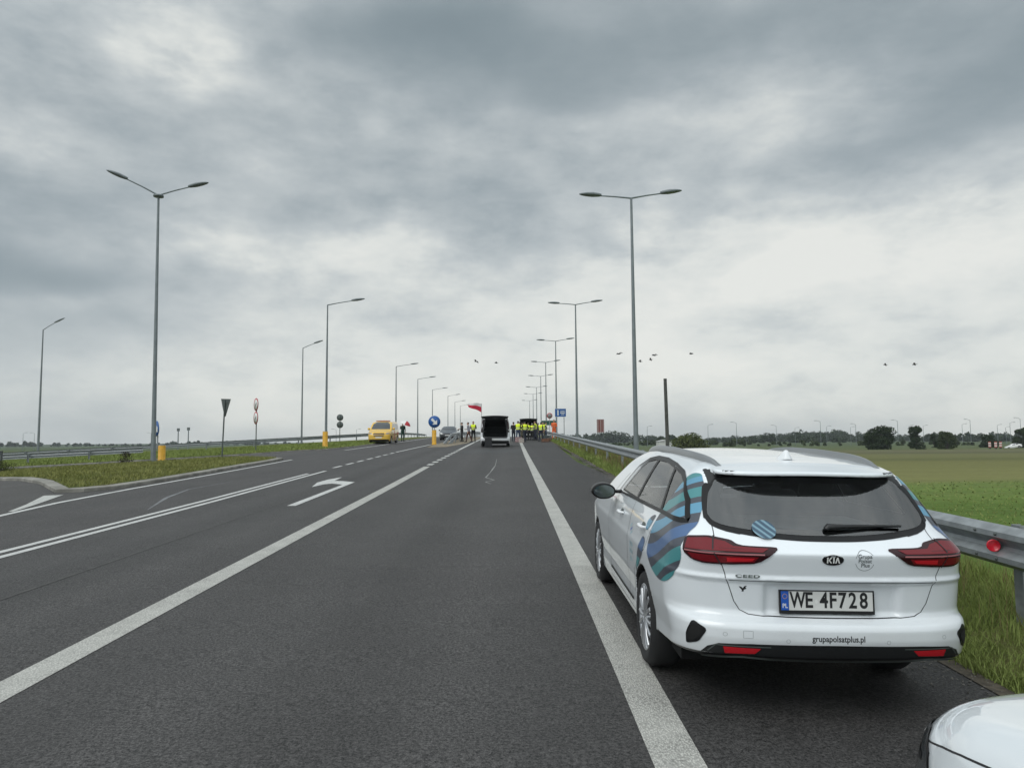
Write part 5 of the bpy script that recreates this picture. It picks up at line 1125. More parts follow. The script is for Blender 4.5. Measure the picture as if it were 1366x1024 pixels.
van, CH = simple_car('van', 'yellow van facing the camera on the far carriageway beside the grass verge', VAN, yp, on_road(-11.05, 66.6), math.pi, 0.04,
    [('windscreen', 'f', ws, M['tint']), ('front_grille', 'f', [(-0.50, 0.78), (-0.44, 0.93), (0.44, 0.93), (0.50, 0.78)], mat('brown grille', (0.10, 0.055, 0.015), 0.4)), ('lower_grille', 'f', [(-0.75, 0.26), (-0.80, 0.40), (0.80, 0.40), (0.75, 0.26)], M['black']), ('upper_grille', 'f', [(-0.40, 0.66), (-0.44, 0.74), (0.44, 0.74), (0.40, 0.66)], M['black']),
     ('headlight', 'f', [(-0.90, 0.86), (-0.86, 1.0), (-0.62, 0.96), (-0.52, 0.84), (-0.72, 0.80)], mat('amber-lit lamp glass', (0.30, 0.22, 0.14), 0.1, coat=1), 'pair'), ('number_plate', 'f', [(-0.26, 0.50), (-0.26, 0.62), (0.26, 0.62), (0.26, 0.50)], M['platewhite']),
     ('side_window', 'lr', sidew, M['tint']), ('side_window', 'lr', sidew2, M['tint']), ('side_window', 'lr', sidew3, M['tint']), ('stripe', 'lr', [(2.85, 0.35), (2.85, 1.10), (2.45, 1.10), (2.45, 0.35)], rs), ('stripe', 'lr', [(1.5, 0.75), (1.5, 0.95), (0.4, 0.95), (0.4, 0.75)], rs)])
for s in (-1, 1):
    m_ = part('door_mirror', van, yp, lambda b: b.lathe([(0, -0.10), (0.09, -0.07), (0.11, 0), (0.09, 0.09), (0, 0.12)], 12, 0, Matrix.Translation((s*1.06, 3.75, 1.26)))); part('mirror_arm', m_, M['black'], lambda b: b.tube([(s*0.88, 3.72, 1.20), (s*1.02, 3.74, 1.22)], 0.03, 6))
part('beacon_bar', van, mat('pinkish beacon bar', (0.42, 0.20, 0.14), 0.3), lambda b: b.box((0, 2.75, 1.95), (1.2, 0.22, 0.09)))
# the silver van with its tailgate raised
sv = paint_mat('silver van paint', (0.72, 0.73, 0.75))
hole = [(-0.74, 0.62), (-0.78, 1.10), (-0.70, 1.60), (-0.62, 1.80), (0.62, 1.80), (0.70, 1.60), (0.78, 1.10), (0.74, 0.62)]
VAN2 = copy.copy(VAN)
def open_van(label, loc, paint, beacon, wide=1.0):
    bk = Chart(VAN, 'back', 0)
    v, c = simple_car('van', label, VAN, paint, loc, 0.0, 0.04, [('windscreen', 'f', ws, M['tint']), ('side_window', 'lr', sidew, M['tint']), ('side_window', 'lr', sidew2, M['tint']), ('side_window', 'lr', sidew3, M['tint']),
        ('headlight', 'f', [(-0.90, 0.86), (-0.86, 1.0), (-0.62, 0.96), (-0.52, 0.84), (-0.72, 0.80)], M['signwhite'], 'pair'), ('tail_light', 'b', [(-0.915, 0.95), (-0.875, 1.50), (-0.81, 1.78), (-0.70, 1.78), (-0.76, 1.50), (-0.82, 0.95)], M['reddark'], 'pair'), ('bumper_trim', 'b', [(-0.88, 0.30), (-0.88, 0.42), (0.88, 0.42), (0.88, 0.30)], M['black'])],
        dark_cut=[(bk, hole, lambda c, n: (c[:, 1] < 0.5) & (n[:, 1] < -0.3))])
    seal = ribbons('opening_seal', [(c['b'], hole, 0.10, True)], 0.01, M['black'], v, 0.06)
    a = R(4); L_ = 1.18
    def gate(b):
        V = []
        for t in np.linspace(0, 1, 7):
            for x in np.linspace(-0.86, 0.86, 9):
                zz = 1.93+math.sin(a)*t*L_-0.05*(x/0.86)**2+0.05*math.sin(t*3)
                V.append((x*(1-0.06*(1-t)), 0.22-math.cos(a)*t*L_, zz))
        n = len(V); V2 = [(x, y, z-0.07) for x, y, z in V]; F = []
        for i in range(6):
            for j in range(8): q = (i*9+j, i*9+j+1, (i+1)*9+j+1, (i+1)*9+j); F += [q, tuple(n+k for k in q[::-1])]
        rim = [j for j in range(9)]+[i*9+8 for i in range(1, 7)]+[54+j for j in range(7, -1, -1)]+[i*9 for i in range(5, 0, -1)]
        F += [(rim[k], rim[(k+1) % len(rim)], n+rim[(k+1) % len(rim)], n+rim[k]) for k in range(len(rim))]; b.add(V+V2, F)
    g = part('tailgate', v, M['black'], gate)
    for s in (-1, 1): part('gas_strut', v, M['black'], lambda b: b.tube([(s*0.74, 0.15, 1.35), (s*0.80, -0.50, 1.90)], 0.025, 6))
    part('load_floor', v, M['seat'], lambda b: b.box((0, 1.4, 0.58), (1.6, 2.6, 0.05))); part('seat_bench', v, M['seat'], lambda b: (b.box((0, 2.3, 0.95), (1.45, 0.16, 0.75)), b.box((0, 2.05, 0.75), (1.45, 0.5, 0.16))))
    part('number_plate', v, M['platewhite'], lambda b: b.box((0.0, -0.02, 0.50), (0.52, 0.02, 0.11)))
    if beacon: part('beacon_bar', v, M['signback'], lambda b: b.box((-0.18, 2.2, 1.96), (0.62, 0.25, 0.10)))
    return v
open_van('silver van in the middle of the lane with its tailgate raised and dark load space', on_road(-1.10, 51.6), sv, True).scale = (1.09, 1.0, 1.09)
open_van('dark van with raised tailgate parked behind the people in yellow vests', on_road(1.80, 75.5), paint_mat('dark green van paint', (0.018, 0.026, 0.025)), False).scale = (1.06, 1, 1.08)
CAR2 = CarShape(side=[(0.2, 0.84), (0.4, 0.88), (0.7, 0.90), (0.9, 0.88), (1.0, 0.85), (1.3, 0.70), (1.45, 0.58)], plan=[(-0.3, 0.93), (0.5, 0.99), (3.6, 1.0), (4.2, 0.97), (4.6, 0.90)],
    roof=[(-0.3, 0.95), (0.1, 1.02), (0.6, 1.12), (1.1, 1.36), (1.7, 1.44), (2.2, 1.43), (2.6, 1.34), (3.2, 1.04), (3.4, 0.97), (3.9, 0.90), (4.3, 0.80), (4.5, 0.6)], rear=[(0.1, 0.12), (0.4, 0.0), (0.8, 0.02), (1.0, 0.10), (1.3, 0.8)],
    front=[(0.1, 4.38), (0.35, 4.46), (0.6, 4.46), (0.75, 4.40), (0.9, 4.1)], bulge_r=(0.1, 0.2), bulge_f=(0.16, 0.3), wheels=[(0.9, 0.315), (3.6, 0.315)], crown=0.07, floor=0.2, k=(0.12, 0.12, 0.09))
c2p = [('windscreen', 'f', [(-0.66, 1.06), (-0.56, 1.32), (0, 1.37), (0.56, 1.32), (0.66, 1.06)], M['tint']), ('headlight', 'f', [(-0.84, 0.66), (-0.82, 0.77), (-0.55, 0.73), (-0.52, 0.65)], M['signwhite'], 'pair'), ('front_grille', 'f', [(-0.42, 0.60), (-0.46, 0.70), (0.46, 0.70), (0.42, 0.60)], M['black']),
       ('lower_grille', 'f', [(-0.65, 0.26), (-0.68, 0.42), (0.68, 0.42), (0.65, 0.26)], M['black']), ('number_plate', 'f', [(-0.26, 0.46), (-0.26, 0.56), (0.26, 0.56), (0.26, 0.46)], M['platewhite']), ('side_window', 'lr', [(2.75, 1.03), (2.3, 1.28), (1.75, 1.34), (1.75, 1.03)], M['tint']), ('side_window', 'lr', [(1.65, 1.03), (1.65, 1.34), (1.1, 1.28), (0.8, 1.06)], M['tint'])]
dc, _ = simple_car('car', 'dark blue car facing the camera behind the sloping median guardrails', CAR2, paint_mat('dark blue car paint', (0.022, 0.030, 0.042)), on_road(-6.5, 80.0), math.pi, 0.045, c2p, hi=(1.05, 4.7, 1.6))
for s in (-1, 1): part('door_mirror', dc, M['gloss'], lambda b: b.lathe([(0, -0.08), (0.08, -0.05), (0.09, 0.03), (0, 0.08)], 10, 0, Matrix.Translation((s*0.98, 2.75, 1.02))))
fc, _ = simple_car('car', 'white car tilted nose down among roadwork barriers far across the field', CAR2, paint_mat('far white paint', (0.78, 0.78, 0.78)), (152.0, 219.0, float(zg(150, 220))+0.2), R(70), 0.08, c2p[:1]+c2p[5:], hi=(1.05, 4.7, 1.6)); fc.rotation_euler = (R(-9), 0, R(70))
# ---------------------------------------------------------------- people
SKIN = mat('skin', (0.45, 0.27, 0.19), 0.6)
def cloth(name, c): return mat(name, c, 0.85, var=0.18, vscale=9)
HV = mat('yellow reflective vest', (0.78, 0.98, 0.03), 0.7, var=0.1, vscale=12); OR_ = mat('orange work suit', (0.70, 0.13, 0.03), 0.75, var=0.12); BAND = mat('reflective band', (0.55, 0.56, 0.56), 0.35)
HAIR = [mat('dark hair', (0.018, 0.014, 0.012), 0.7), mat('brown hair', (0.06, 0.035, 0.02), 0.7), mat('grey hair', (0.22, 0.21, 0.2), 0.7)]
def caps(a, b, r0, r1):
    a, b = np.array(a, float), np.array(b, float); d = b-a; dd = max(d @ d, 1e-9)
    def f(x, y, z):
        t = np.clip(((x-a[0])*d[0]+(y-a[1])*d[1]+(z-a[2])*d[2])/dd, 0, 1)
        return np.sqrt((x-a[0]-t*d[0])**2+(y-a[1]-t*d[1])**2+(z-a[2]-t*d[2])**2)-(r0+(r1-r0)*t)
    return f
def ell(c, r):
    def f(x, y, z): return (np.sqrt(((x-c[0])/r[0])**2+((y-c[1])/r[1])**2+((z-c[2])/r[2])**2)-1)*min(r)
    return f
def person(label, loc, rz, top, legs, vest=None, arms='down', stride=0.10, lean=0.0, hair=0, H=1.76, shoes=None, group=None, head_turn=0.0, full=None):
    """one continuous body (x right, faces +y): joints, then a blended skin of tapering limbs"""
    k = H/1.76; hip = 0.93; sh = 1.44; ly = lean
    parts_ = [(ell((0, 0, 1.00), (0.165, 0.115, 0.16)), 0.06), (ell((0, ly*0.5, 1.20), (0.160, 0.115, 0.22)), 0.06), (ell((0, ly, 1.36), (0.185, 0.118, 0.14)), 0.06), (caps((-0.15, ly, 1.425), (0.15, ly, 1.425), 0.070, 0.070), 0.05), (caps((0, ly, 1.44), (0, ly+0.02, 1.56), 0.058, 0.052), 0.03),
              (ell((0, ly+0.03, 1.655), (0.074, 0.092, 0.112)), 0.02), (ell((0, ly+0.055, 1.60), (0.050, 0.055, 0.055)), 0.03), (caps((0, ly+0.122, 1.645), (0, ly+0.140, 1.620), 0.008, 0.013), 0.01)]
    for s in (-1, 1): parts_.append((ell((s*0.076, ly+0.02, 1.645), (0.012, 0.022, 0.032)), 0.008))
    for s in (-1, 1):
        st = stride*s
        K = (s*0.105, st*0.6+0.03, 0.50); A = (s*0.115, st-0.02, 0.085)
        parts_ += [(caps((s*0.088, 0, hip), K, 0.098, 0.064), 0.05), (caps(K, A, 0.062, 0.042), 0.03), (caps((A[0], A[1]-0.03, 0.045), (A[0]+s*0.02, A[1]+0.16, 0.035), 0.045, 0.036), 0.03)]
        P = {'down': ((s*0.235, ly-0.02, 1.16), (s*0.255, ly+0.06, 0.92), (s*0.01, 0.02, -0.09)), 'bent': ((s*0.25, ly-0.03, 1.17), (s*0.16, ly+0.22, 1.14), (-s*0.05, 0.075, 0.01)),
             'hips': ((s*0.33, ly-0.06, 1.20), (s*0.20, ly+0.05, 1.03), (-s*0.05, 0.05, -0.05)), 'raise': ((s*0.24, ly+0.05, 1.20), (s*0.20, ly+0.24, 1.38), (0, 0.05, 0.07))}
        e, w, hd = P[arms if not isinstance(arms, tuple) else arms[0 if s < 0 else 1]]
        parts_ += [(caps((s*0.195, ly, sh-0.02), e, 0.060, 0.046), 0.04), (caps(e, w, 0.045, 0.030), 0.025)]
        hv = np.array(hd); hv = hv/np.linalg.norm(hv); w = np.array(w); side_ = np.cross(hv, (s, 0, 0)); side_ = side_/max(np.linalg.norm(side_), 1e-6)
        if np.linalg.norm(np.cross(hv, (s, 0, 0))) < 0.2: side_ = np.array([0, 1, 0])
        pc = w+hv*0.085; pal = np.cross(hv, side_)*s
        parts_.append((caps(w, pc, 0.030, 0.034), 0.02))
        for i, (o_, ln) in enumerate(((-0.030, 0.062), (-0.010, 0.075), (0.010, 0.080), (0.030, 0.070))):   # little to index finger, each bent at the knuckle
            a = pc+side_*o_*0.9; m = a+hv*ln*0.55+pal*0.006; t = m+hv*ln*0.38+pal*0.028
            parts_ += [(caps(a, m, 0.0125, 0.011), 0.006), (caps(m, t, 0.011, 0.009), 0.004)]
        th0 = w+hv*0.035+side_*0.028; th1 = th0+side_*0.035+hv*0.030; parts_ += [(caps(th0, th1, 0.014, 0.012), 0.008), (caps(th1, th1+hv*0.032+pal*0.01, 0.012, 0.010), 0.004)]
    def f(x, y, z):
        g = None
        for fn, kk in parts_: v = fn(x, y, z); g = v if g is None else smin(g, v, kk)
        return g
    ext = 0.46
    V, F, N = surface_nets(f, (-ext, -0.42, -0.02), (ext, 0.52, 1.80), 0.020, 3); c = V[F].mean(1)
    arm = np.abs(c[:, 0]) > 0.215; hand = np.zeros(len(c), bool)
    for s in (-1, 1):
        e, w, hd = P_w(s, arms, ly); hand |= np.linalg.norm(c-(np.array(w)+np.array(hd)*0.9), axis=1) < 0.105
    fm = np.where(c[:, 2] < 0.98, 1, 0); fm = np.where((c[:, 2] < 0.10), 2, fm); fm = np.where((c[:, 2] > 1.50) | hand, 3, fm)
    armz = (np.abs(c[:, 0]) > 0.20) & (c[:, 2] > 0.85) & ~hand; fm = np.where(armz & (c[:, 2] < 1.5), 0, fm)
    root = mesh_obj('person', V, F, [top, legs, shoes or M['black'], SKIN], None, fm=fm, normals=N); tag(root, label, 'person', group)
    root.location = loc; root.rotation_euler = (0, 0, rz); root.scale = (k, k, k)
    hf = lambda x, y, z: smax(smin(ell((0, ly+0.022, 1.678), (0.084, 0.100, 0.108))(x, y, z), ell((0, ly-0.035, 1.63), (0.070, 0.050, 0.09))(x, y, z), 0.03), -(np.maximum(1.665-z, 0)*0-(y-(ly+0.075-(1.70-z)*0.9))*1.0)*1.0, 0.01)
    hf2 = lambda x, y, z: smax(ell((0, ly+0.022, 1.678), (0.084, 0.102, 0.108))(x, y, z), (y-ly-0.03)*0.7-(z-1.68)*0.9, 0.012)
    Vh, Fh, Nh = surface_nets(hf2, (-0.11, ly-0.12, 1.52), (0.11, ly+0.16, 1.82), 0.014, 3); mesh_obj('hair', Vh, Fh, HAIR[hair], root, normals=Nh)
    ey = MB()
    for s in (-1, 1): ey.lathe([(0, 0.004), (0.008, 0.003), (0.012, -0.004)], 8, 0, Matrix.Translation((s*0.030, ly+0.113, 1.660)) @ Matrix.Rotation(R(-90), 4, 'X'))
    ey.box((0, ly+0.108, 1.592), (0.042, 0.012, 0.007)); ey.build('face_features', mat('face lines', (0.10, 0.045, 0.04), 0.6), root)
    if vest is not None:
        tors = lambda x, y, z: smin(smin(ell((0, ly*0.5, 1.17), (0.178, 0.135, 0.30))(x, y, z), ell((0, ly, 1.36), (0.200, 0.136, 0.16))(x, y, z), 0.06), caps((-0.14, ly, 1.43), (0.14, ly, 1.43), 0.082, 0.082)(x, y, z), 0.05)
        vf = lambda x, y, z: smax(smax(smax(tors(x, y, z), 0.86-z, 0.01), np.abs(x)-0.212, 0.01), 0.075-np.sqrt(x**2+(y-ly-0.03)**2+(z-1.50)**2), 0.01)
        Vv, Fv, Nv = surface_nets(vf, (-0.25, -0.22, 0.82), (0.25, 0.36, 1.56), 0.018, 3); cv = Vv[Fv].mean(1)
        band = ((cv[:, 2] > 1.02) & (cv[:, 2] < 1.07)) | ((cv[:, 2] > 1.17) & (cv[:, 2] < 1.22))
        mesh_obj('vest', Vv, Fv, [vest, BAND], root, fm=np.where(band, 1, 0), normals=Nv)
    return root
def P_w(s, arms, ly):
    P = {'down': ((s*0.235, ly-0.02, 1.16), (s*0.255, ly+0.06, 0.92), (s*0.01, 0.02, -0.09)), 'bent': ((s*0.25, ly-0.03, 1.17), (s*0.16, ly+0.22, 1.14), (-s*0.05, 0.075, 0.01)),
         'hips': ((s*0.33, ly-0.06, 1.20), (s*0.20, ly+0.05, 1.03), (-s*0.05, 0.05, -0.05)), 'raise': ((s*0.24, ly+0.05, 1.20), (s*0.20, ly+0.24, 1.38), (0, 0.05, 0.07))}
    return P[arms if not isinstance(arms, tuple) else arms[0 if s < 0 else 1]]
navy = cloth('navy cloth', (0.018, 0.022, 0.04)); blk = cloth('black cloth', (0.012, 0.012, 0.013)); jean = cloth('blue denim', (0.045, 0.06, 0.10)); gry = cloth('grey shirt', (0.20, 0.20, 0.23)); brn = cloth('brown trousers', (0.085, 0.040, 0.030)); grn = cloth('dark green coat', (0.020, 0.055, 0.042)); kha = cloth('khaki cloth', (0.10, 0.09, 0.06)); wht = cloth('pale cloth', (0.4, 0.4, 0.4))
def at_px(px, Y): return (px-681.4)/980*Y
def pp(px, Y, *a, **k): x = at_px(px, Y); return person(a[0], (x, Y, float(zg(x, Y))+0.015), *a[1:], **k)
G1 = 'people standing on the road beyond the silver van'
pp(685.0, 67.5, 'person in a dark top half hidden by the right flank of the silver van', R(10), blk, navy, None, 'bent', 0.06, hair=0, group=G1)
pp(691.0, 65.5, 'person in a yellow vest next to the silver van, arms bent, blue jeans', R(-15), blk, jean, HV, 'bent', 0.16, hair=0, H=1.84, group=G1)
pp(700.0, 66.5, 'person in a yellow vest with black sleeves standing left of the dark van', R(20), blk, navy, HV, 'hips', 0.12, hair=0, H=1.80, group=G1)
pp(704.8, 72.0, 'left of three people in yellow vests before the dark van tailgate', R(40), kha, blk, HV, 'hips', 0.12, hair=1, H=1.70, group=G1)
pp(709.5, 73.0, 'middle of three people in yellow vests before the dark van tailgate', R(-35), wht, blk, HV, 'bent', 0.05, hair=2, H=1.66, group=G1)
pp(714.0, 72.0, 'right of three people in yellow vests before the dark van tailgate', R(75), kha, navy, HV, ('bent', 'down'), 0.14, hair=1, H=1.86, group=G1)
pp(721.3, 69.0, 'person in navy clothes under a yellow vest right of the dark van', R(-30), navy, navy, HV, 'down', 0.14, hair=0, group=G1)
pp(727.5, 72.5, 'person in a yellow vest turned sideways toward the orange worker', R(-80), wht, jean, HV, 'bent', 0.10, hair=1, group=G1)
o = pp(739.0, 67.0, 'road worker in an orange suit on the verge by the guardrail', R(160), OR_, OR_, None, 'bent', 0.10, hair=1, H=1.78, group=G1)
o.location.z += 0.10
pp(616.5, 68.0, 'person dressed all in black by the median guardrail', R(80), blk, blk, None, ('bent', 'down'), 0.10, hair=0, group=G1)
pp(625.5, 66.0, 'person in a grey shirt and brown trousers walking by the median guardrail', R(100), gry, brn, None, ('down', 'bent'), 0.24, lean=0.05, hair=0, group=G1)
pp(631.5, 66.5, 'person in a yellow vest and black trousers just left of the silver van', R(170), blk, blk, HV, 'bent', 0.16, hair=0, H=1.84, group=G1)
pp(696.4, 73.0, 'person in a yellow vest standing between the two nearest vest wearers', R(-60), blk, kha, HV, ('down', 'bent'), 0.10, hair=1, H=1.68, group=G1)
pp(718.0, 77.0, 'person in a yellow vest at the right edge of the dark van', R(100), gry, blk, HV, 'hips', 0.14, H=1.72, hair=2, group=G1)
pp(724.5, 71.0, 'person in a yellow vest between the navy-clothed one and the sideways one', R(150), navy, kha, HV, 'hips', 0.10, hair=0, H=1.80, group=G1)
gx_ = -10.35; u = person('person in a dark green coat under the red and white umbrella by the yellow van', (at_px(537.5, 70.5), 70.5, float(zg(at_px(537.5, 70.5), 70.5))+0.015), R(200), grn, grn, None, ('down', 'raise'), 0.06, hair=0, group='people standing on the road beyond the silver van')
# umbrella
t = thing('umbrella', 'red and white umbrella tilted over the person beside the yellow van', 'umbrella', (at_px(539.5, 70.3), 70.3, float(zg(-10, 70.3))+1.38), (R(8), R(24), 0))
part('shaft', t, M['signback'], lambda b: (b.tube([(0, 0, -0.22), (0, 0, 0.66)], 0.012, 8), b.tube([(0, 0, -0.22), (0.03, 0, -0.26), (0.06, 0, -0.22)], 0.014, 8)))
def gores(b):
    n = 8; rows = [(0.0, 0.62), (0.16, 0.60), (0.32, 0.53), (0.45, 0.41), (0.52, 0.30)]
    for i in range(n):
        V = []
        for r_, z in rows:
            for j in range(4):
                q = 2*math.pi*(i+j/3)/n; sag = 1-0.05*math.sin(math.pi*j/3)*r_/0.52; V.append((r_*sag*math.cos(q), r_*sag*math.sin(q), z))
        b.add(V, [(a*4+j, a*4+j+1, (a+1)*4+j+1, (a+1)*4+j) for a in range(4) for j in range(3)], 0 if i in (7, 0, 1, 2, 6) else 1, True)
part('canopy', t, [M['signred'], M['signwhite']], gores)
# flag
fx, fy = at_px(642.3, 68.5), 68.5
t = thing('flag', 'white and red flag blowing left from its tall staff behind the silver van', 'flag', (fx, fy, float(zg(fx, fy))))
part('staff', t, M['signback'], lambda b: b.tube([(0.05, 0, 0), (0, 0, 3.55)], 0.018, 8))
def flagm(b):
    V = []; nu, nv = 14, 8
    for i in range(nu+1):
        for j in range(nv+1):
            u_ = i/nu; v_ = j/nv; w = 0.10*math.sin(u_*7+v_*1.2)*u_
            V.append((-1.18*u_-0.08*math.sin(v_*3)*u_, w, 3.50-0.80*(1-v_)*(1-0.55*u_)+0.05*math.sin(u_*5)+0.10*u_))
    b.add(V, [(i*(nv+1)+j, i*(nv+1)+j+1, (i+1)*(nv+1)+j+1, (i+1)*(nv+1)+j) for i in range(nu) for j in range(nv)], 0, True)
    b.m = [1 if ((k % nv) >= nv*0.62) else 0 for k in range(nu*nv)]
part('cloth', t, [mat('crimson flag cloth', (0.46, 0.012, 0.04), 0.8), mat('white flag cloth', (0.62, 0.60, 0.60), 0.8)], flagm)
# things on the road
def crate(label, px, Y, d, c, rz=0.0):
    x = at_px(px, Y); t = thing('crate', label, 'crate', on_road(x, Y), (0, 0, rz)); m = mat('crate '+label[:12], c, 0.8, var=0.25)
    w, l, h = d; part('body', t, m, lambda b: [b.box((0, 0, 0.03), (w, l, 0.04))]+[b.box((sx*(w/2-0.02), 0, 0.05+h/2), (0.03, l, h*0.96)) for sx in (-1, 1)]+[b.box((0, sy*(l/2-0.02), 0.05+h/2), (w-0.075, 0.03, h*0.9)) for sy in (-1, 1)])
    part('contents', t, mat('contents '+label[:12], tuple(0.6*q for q in c), 0.9, var=0.5, vscale=14), lambda b: b.lathe([(0, h+0.07), (w*0.22, h+0.05), (w*0.34, h*0.8)], 12))
crate('pinkish crate on the asphalt between the vest wearers and the silver van', 691.5, 64.5, (0.62, 0.45, 0.42), (0.30, 0.20, 0.20)); crate('pale crate on the edge line below the black-sleeved vest wearer', 695.3, 63.2, (0.45, 0.40, 0.34), (0.34, 0.30, 0.27))
crate('brown crate on the shoulder below the orange worker, left one', 727.0, 66.5, (0.70, 0.45, 0.26), (0.15, 0.075, 0.045)); crate('brown crate on the shoulder below the orange worker, right one', 733.5, 67.0, (0.70, 0.45, 0.24), (0.15, 0.080, 0.050))
crate('dark equipment case standing on the road behind the silver van', 651.5, 51.6, (0.50, 0.34, 0.62), (0.02, 0.02, 0.022))
crate('grey box beyond the brown crates at the foot of the green board', 729.0, 69.5, (0.95, 0.5, 0.50), (0.11, 0.13, 0.13))
# ---------------------------------------------------------------- grass, trees, far things
def leafmat(name, c0, c1, rough=0.9, trans=True):
    m, N, L, P = new_mat(name); g = N.new('ShaderNodeNewGeometry'); t = N.new('ShaderNodeTexNoise'); t.inputs['Scale'].default_value = 0.9; L.new(g.outputs['Position'], t.inputs['Vector'])
    ad = N.new('ShaderNodeMath'); ad.operation = 'MULTIPLY_ADD'; L.new(g.outputs['Random Per Island'], ad.inputs[0]); ad.inputs[1].default_value = 0.55
    mr = N.new('ShaderNodeMapRange'); mr.inputs[1].default_value = 0.35; mr.inputs[2].default_value = 0.65; mr.inputs[4].default_value = 0.45; L.new(t.outputs['Fac'], mr.inputs[0]); L.new(mr.outputs[0], ad.inputs[2])
    mx = N.new('ShaderNodeMix'); mx.data_type = 'RGBA'; L.new(ad.outputs[0], mx.inputs[0]); mx.inputs[6].default_value = (*c0, 1); mx.inputs[7].default_value = (*c1, 1)
    L.new(mx.outputs[2], P.inputs['Base Color']); P.inputs['Roughness'].default_value = rough; P.inputs['Specular IOR Level'].default_value = 0.15
    return m
def fast_mesh(name, V, F, m, parent=None):
    me = bpy.data.meshes.new(name); V = np.asarray(V, np.float32); F = np.asarray(F, np.int32); k = F.shape[1]
    me.vertices.add(len(V)); me.vertices.foreach_set('co', V.ravel()); me.loops.add(F.size); me.loops.foreach_set('vertex_index', F.ravel())
    me.polygons.add(len(F)); me.polygons.foreach_set('loop_start', np.arange(0, F.size, k, dtype=np.int32)); me.polygons.foreach_set('loop_total', np.full(len(F), k, np.int32))
    me.update(calc_edges=True); me.materials.append(m); o = link(bpy.data.objects.new(name, me)); o.parent = parent; return o
def blades(name, xy, h, w, m, base=0.03, bend=0.5):
    """grass: every blade two bent triangles"""
    n = len(xy); z = zg(xy[:, 0], xy[:, 1])+base; a = rng.uniform(0, 2*np.pi, n); h = h*rng.uniform(0.45, 1.25, n); w = w*rng.uniform(0.6, 1.4, n)
    d = np.stack([np.cos(a), np.sin(a), 0*a], 1); b = rng.uniform(0, 2*np.pi, n); l = np.stack([np.cos(b), np.sin(b), 0*b], 1)*(h*bend*rng.uniform(0.2, 1.2, n))[:, None]; p = np.stack([xy[:, 0], xy[:, 1], z], 1)
    up_ = np.array([0, 0, 1.0]); v0 = p-d*w[:, None]/2; v1 = p+d*w[:, None]/2; mid = p+up_*(h*0.6)[:, None]+l*0.4; v2 = mid-d*w[:, None]*0.35; v3 = mid+d*w[:, None]*0.35; v4 = p+up_*h[:, None]*0.95+l
    V = np.stack([v0, v1, v2, v3, v4], 1).reshape(-1, 3); i = np.arange(n)*5
    F = np.concatenate([np.stack([i, i+1, i+3], 1), np.stack([i, i+3, i+2], 1), np.stack([i+2, i+3, i+4], 1)])
    return tag(fast_mesh(name, V, F, m), kind='stuff')
def rnd(n, x0, x1, y0, y1): return np.stack([rng.uniform(x0, x1, n), rng.uniform(y0, y1, n)], 1)
grA = leafmat('verge blades', (0.118, 0.160, 0.036), (0.262, 0.312, 0.098)); grB = leafmat('island blades', (0.120, 0.138, 0.034), (0.275, 0.270, 0.098)); grC = leafmat('crop leaves', (0.150, 0.185, 0.056), (0.220, 0.250, 0.085)); dry = leafmat('dry stems', (0.12, 0.10, 0.045), (0.24, 0.19, 0.09))
def edge_x(y): return np.interp(y, [-30, 6, 20, 32, 64, 200], [3.08, 3.10, 3.28, 3.40, 3.68, 3.73])
def verge_pts(n, y0, y1, x1, pw=1.0):
    y = y0+(y1-y0)*rng.uniform(0, 1, n)**pw; x = edge_x(y)-0.02-0.10*rng.uniform(0, 1, n)**2*(np.sin(y*2.3)+np.sin(y*5.1+1)+1.2).clip(0, 3)*0.5+rng.uniform(0, 1, n)*(x1-edge_x(y)); return np.stack([x, y], 1)
blades('grass', verge_pts(60000, 2.2, 9.5, 5.6), 0.085, 0.007, grA, 0.01, 0.8)
blades('grass', verge_pts(9000, 3.0, 9.5, 5.4)+np.array([0.45, 0]), 0.16, 0.007, grA, 0.03, 0.6)
blades('grass', verge_pts(1500, 3.0, 12, 5.4)+np.array([0.5, 0]), 0.30, 0.005, dry, 0.03, 0.5)
blades('grass', verge_pts(40000, 9.5, 30, 6.0), 0.15, 0.014, grA, 0.01, 0.8); blades('grass', verge_pts(26000, 30, 75, 6.0), 0.20, 0.03, grA, 0.03, 0.7); blades('grass', verge_pts(7000, 10, 60, 5.6)+np.array([0.3, 0]), 0.38, 0.014, dry, 0.03, 0.5)
def grit(n, y0, y1):
    y = y0+(y1-y0)*rng.uniform(0, 1, n)**1.5; x = edge_x(y)-0.02-np.abs(rng.normal(0, 0.22, n)); r_ = rng.uniform(0.003, 0.010, n)*(1+0.05*y); z = zg(x, y)+r_*0.3
    base = np.array([(1, 0, 0), (0, 1, 0), (-1, 0, 0), (0, -1, 0), (0.2, 0.1, 0.8)]); V = (np.stack([x, y, z], 1)[:, None]+base[None]*r_[:, None, None]*rng.uniform(0.6, 1.3, (n, 5, 1))).reshape(-1, 3); i = np.arange(n)*5
    return tag(fast_mesh('grit', V, np.concatenate([np.stack([i+a, i+(a+1) % 4, i+4], 1) for a in range(4)]), leafmat('road grit', (0.03, 0.028, 0.026), (0.20, 0.19, 0.17))), kind='stuff')
grit(5000, 2.5, 40)
pts = rnd(90000, -34, -10.2, 18, 37); pts = pts[inside(np.array(isl_in), pts)]
blades('grass', pts, 0.10, 0.018, grB, 0.10, 0.8)
pts = rnd(60000, -50, -10.2, 41, 72); pts = pts[inside(np.array(VERGE+[(-60, 150)]), pts)]; blades('grass', pts, 0.14, 0.035, grA, 0.07, 0.8)
yy = 24+34*rng.uniform(0, 1, 60000); pts = np.stack([rng.uniform(0.25, 1.05, 60000)*yy, yy], 1)
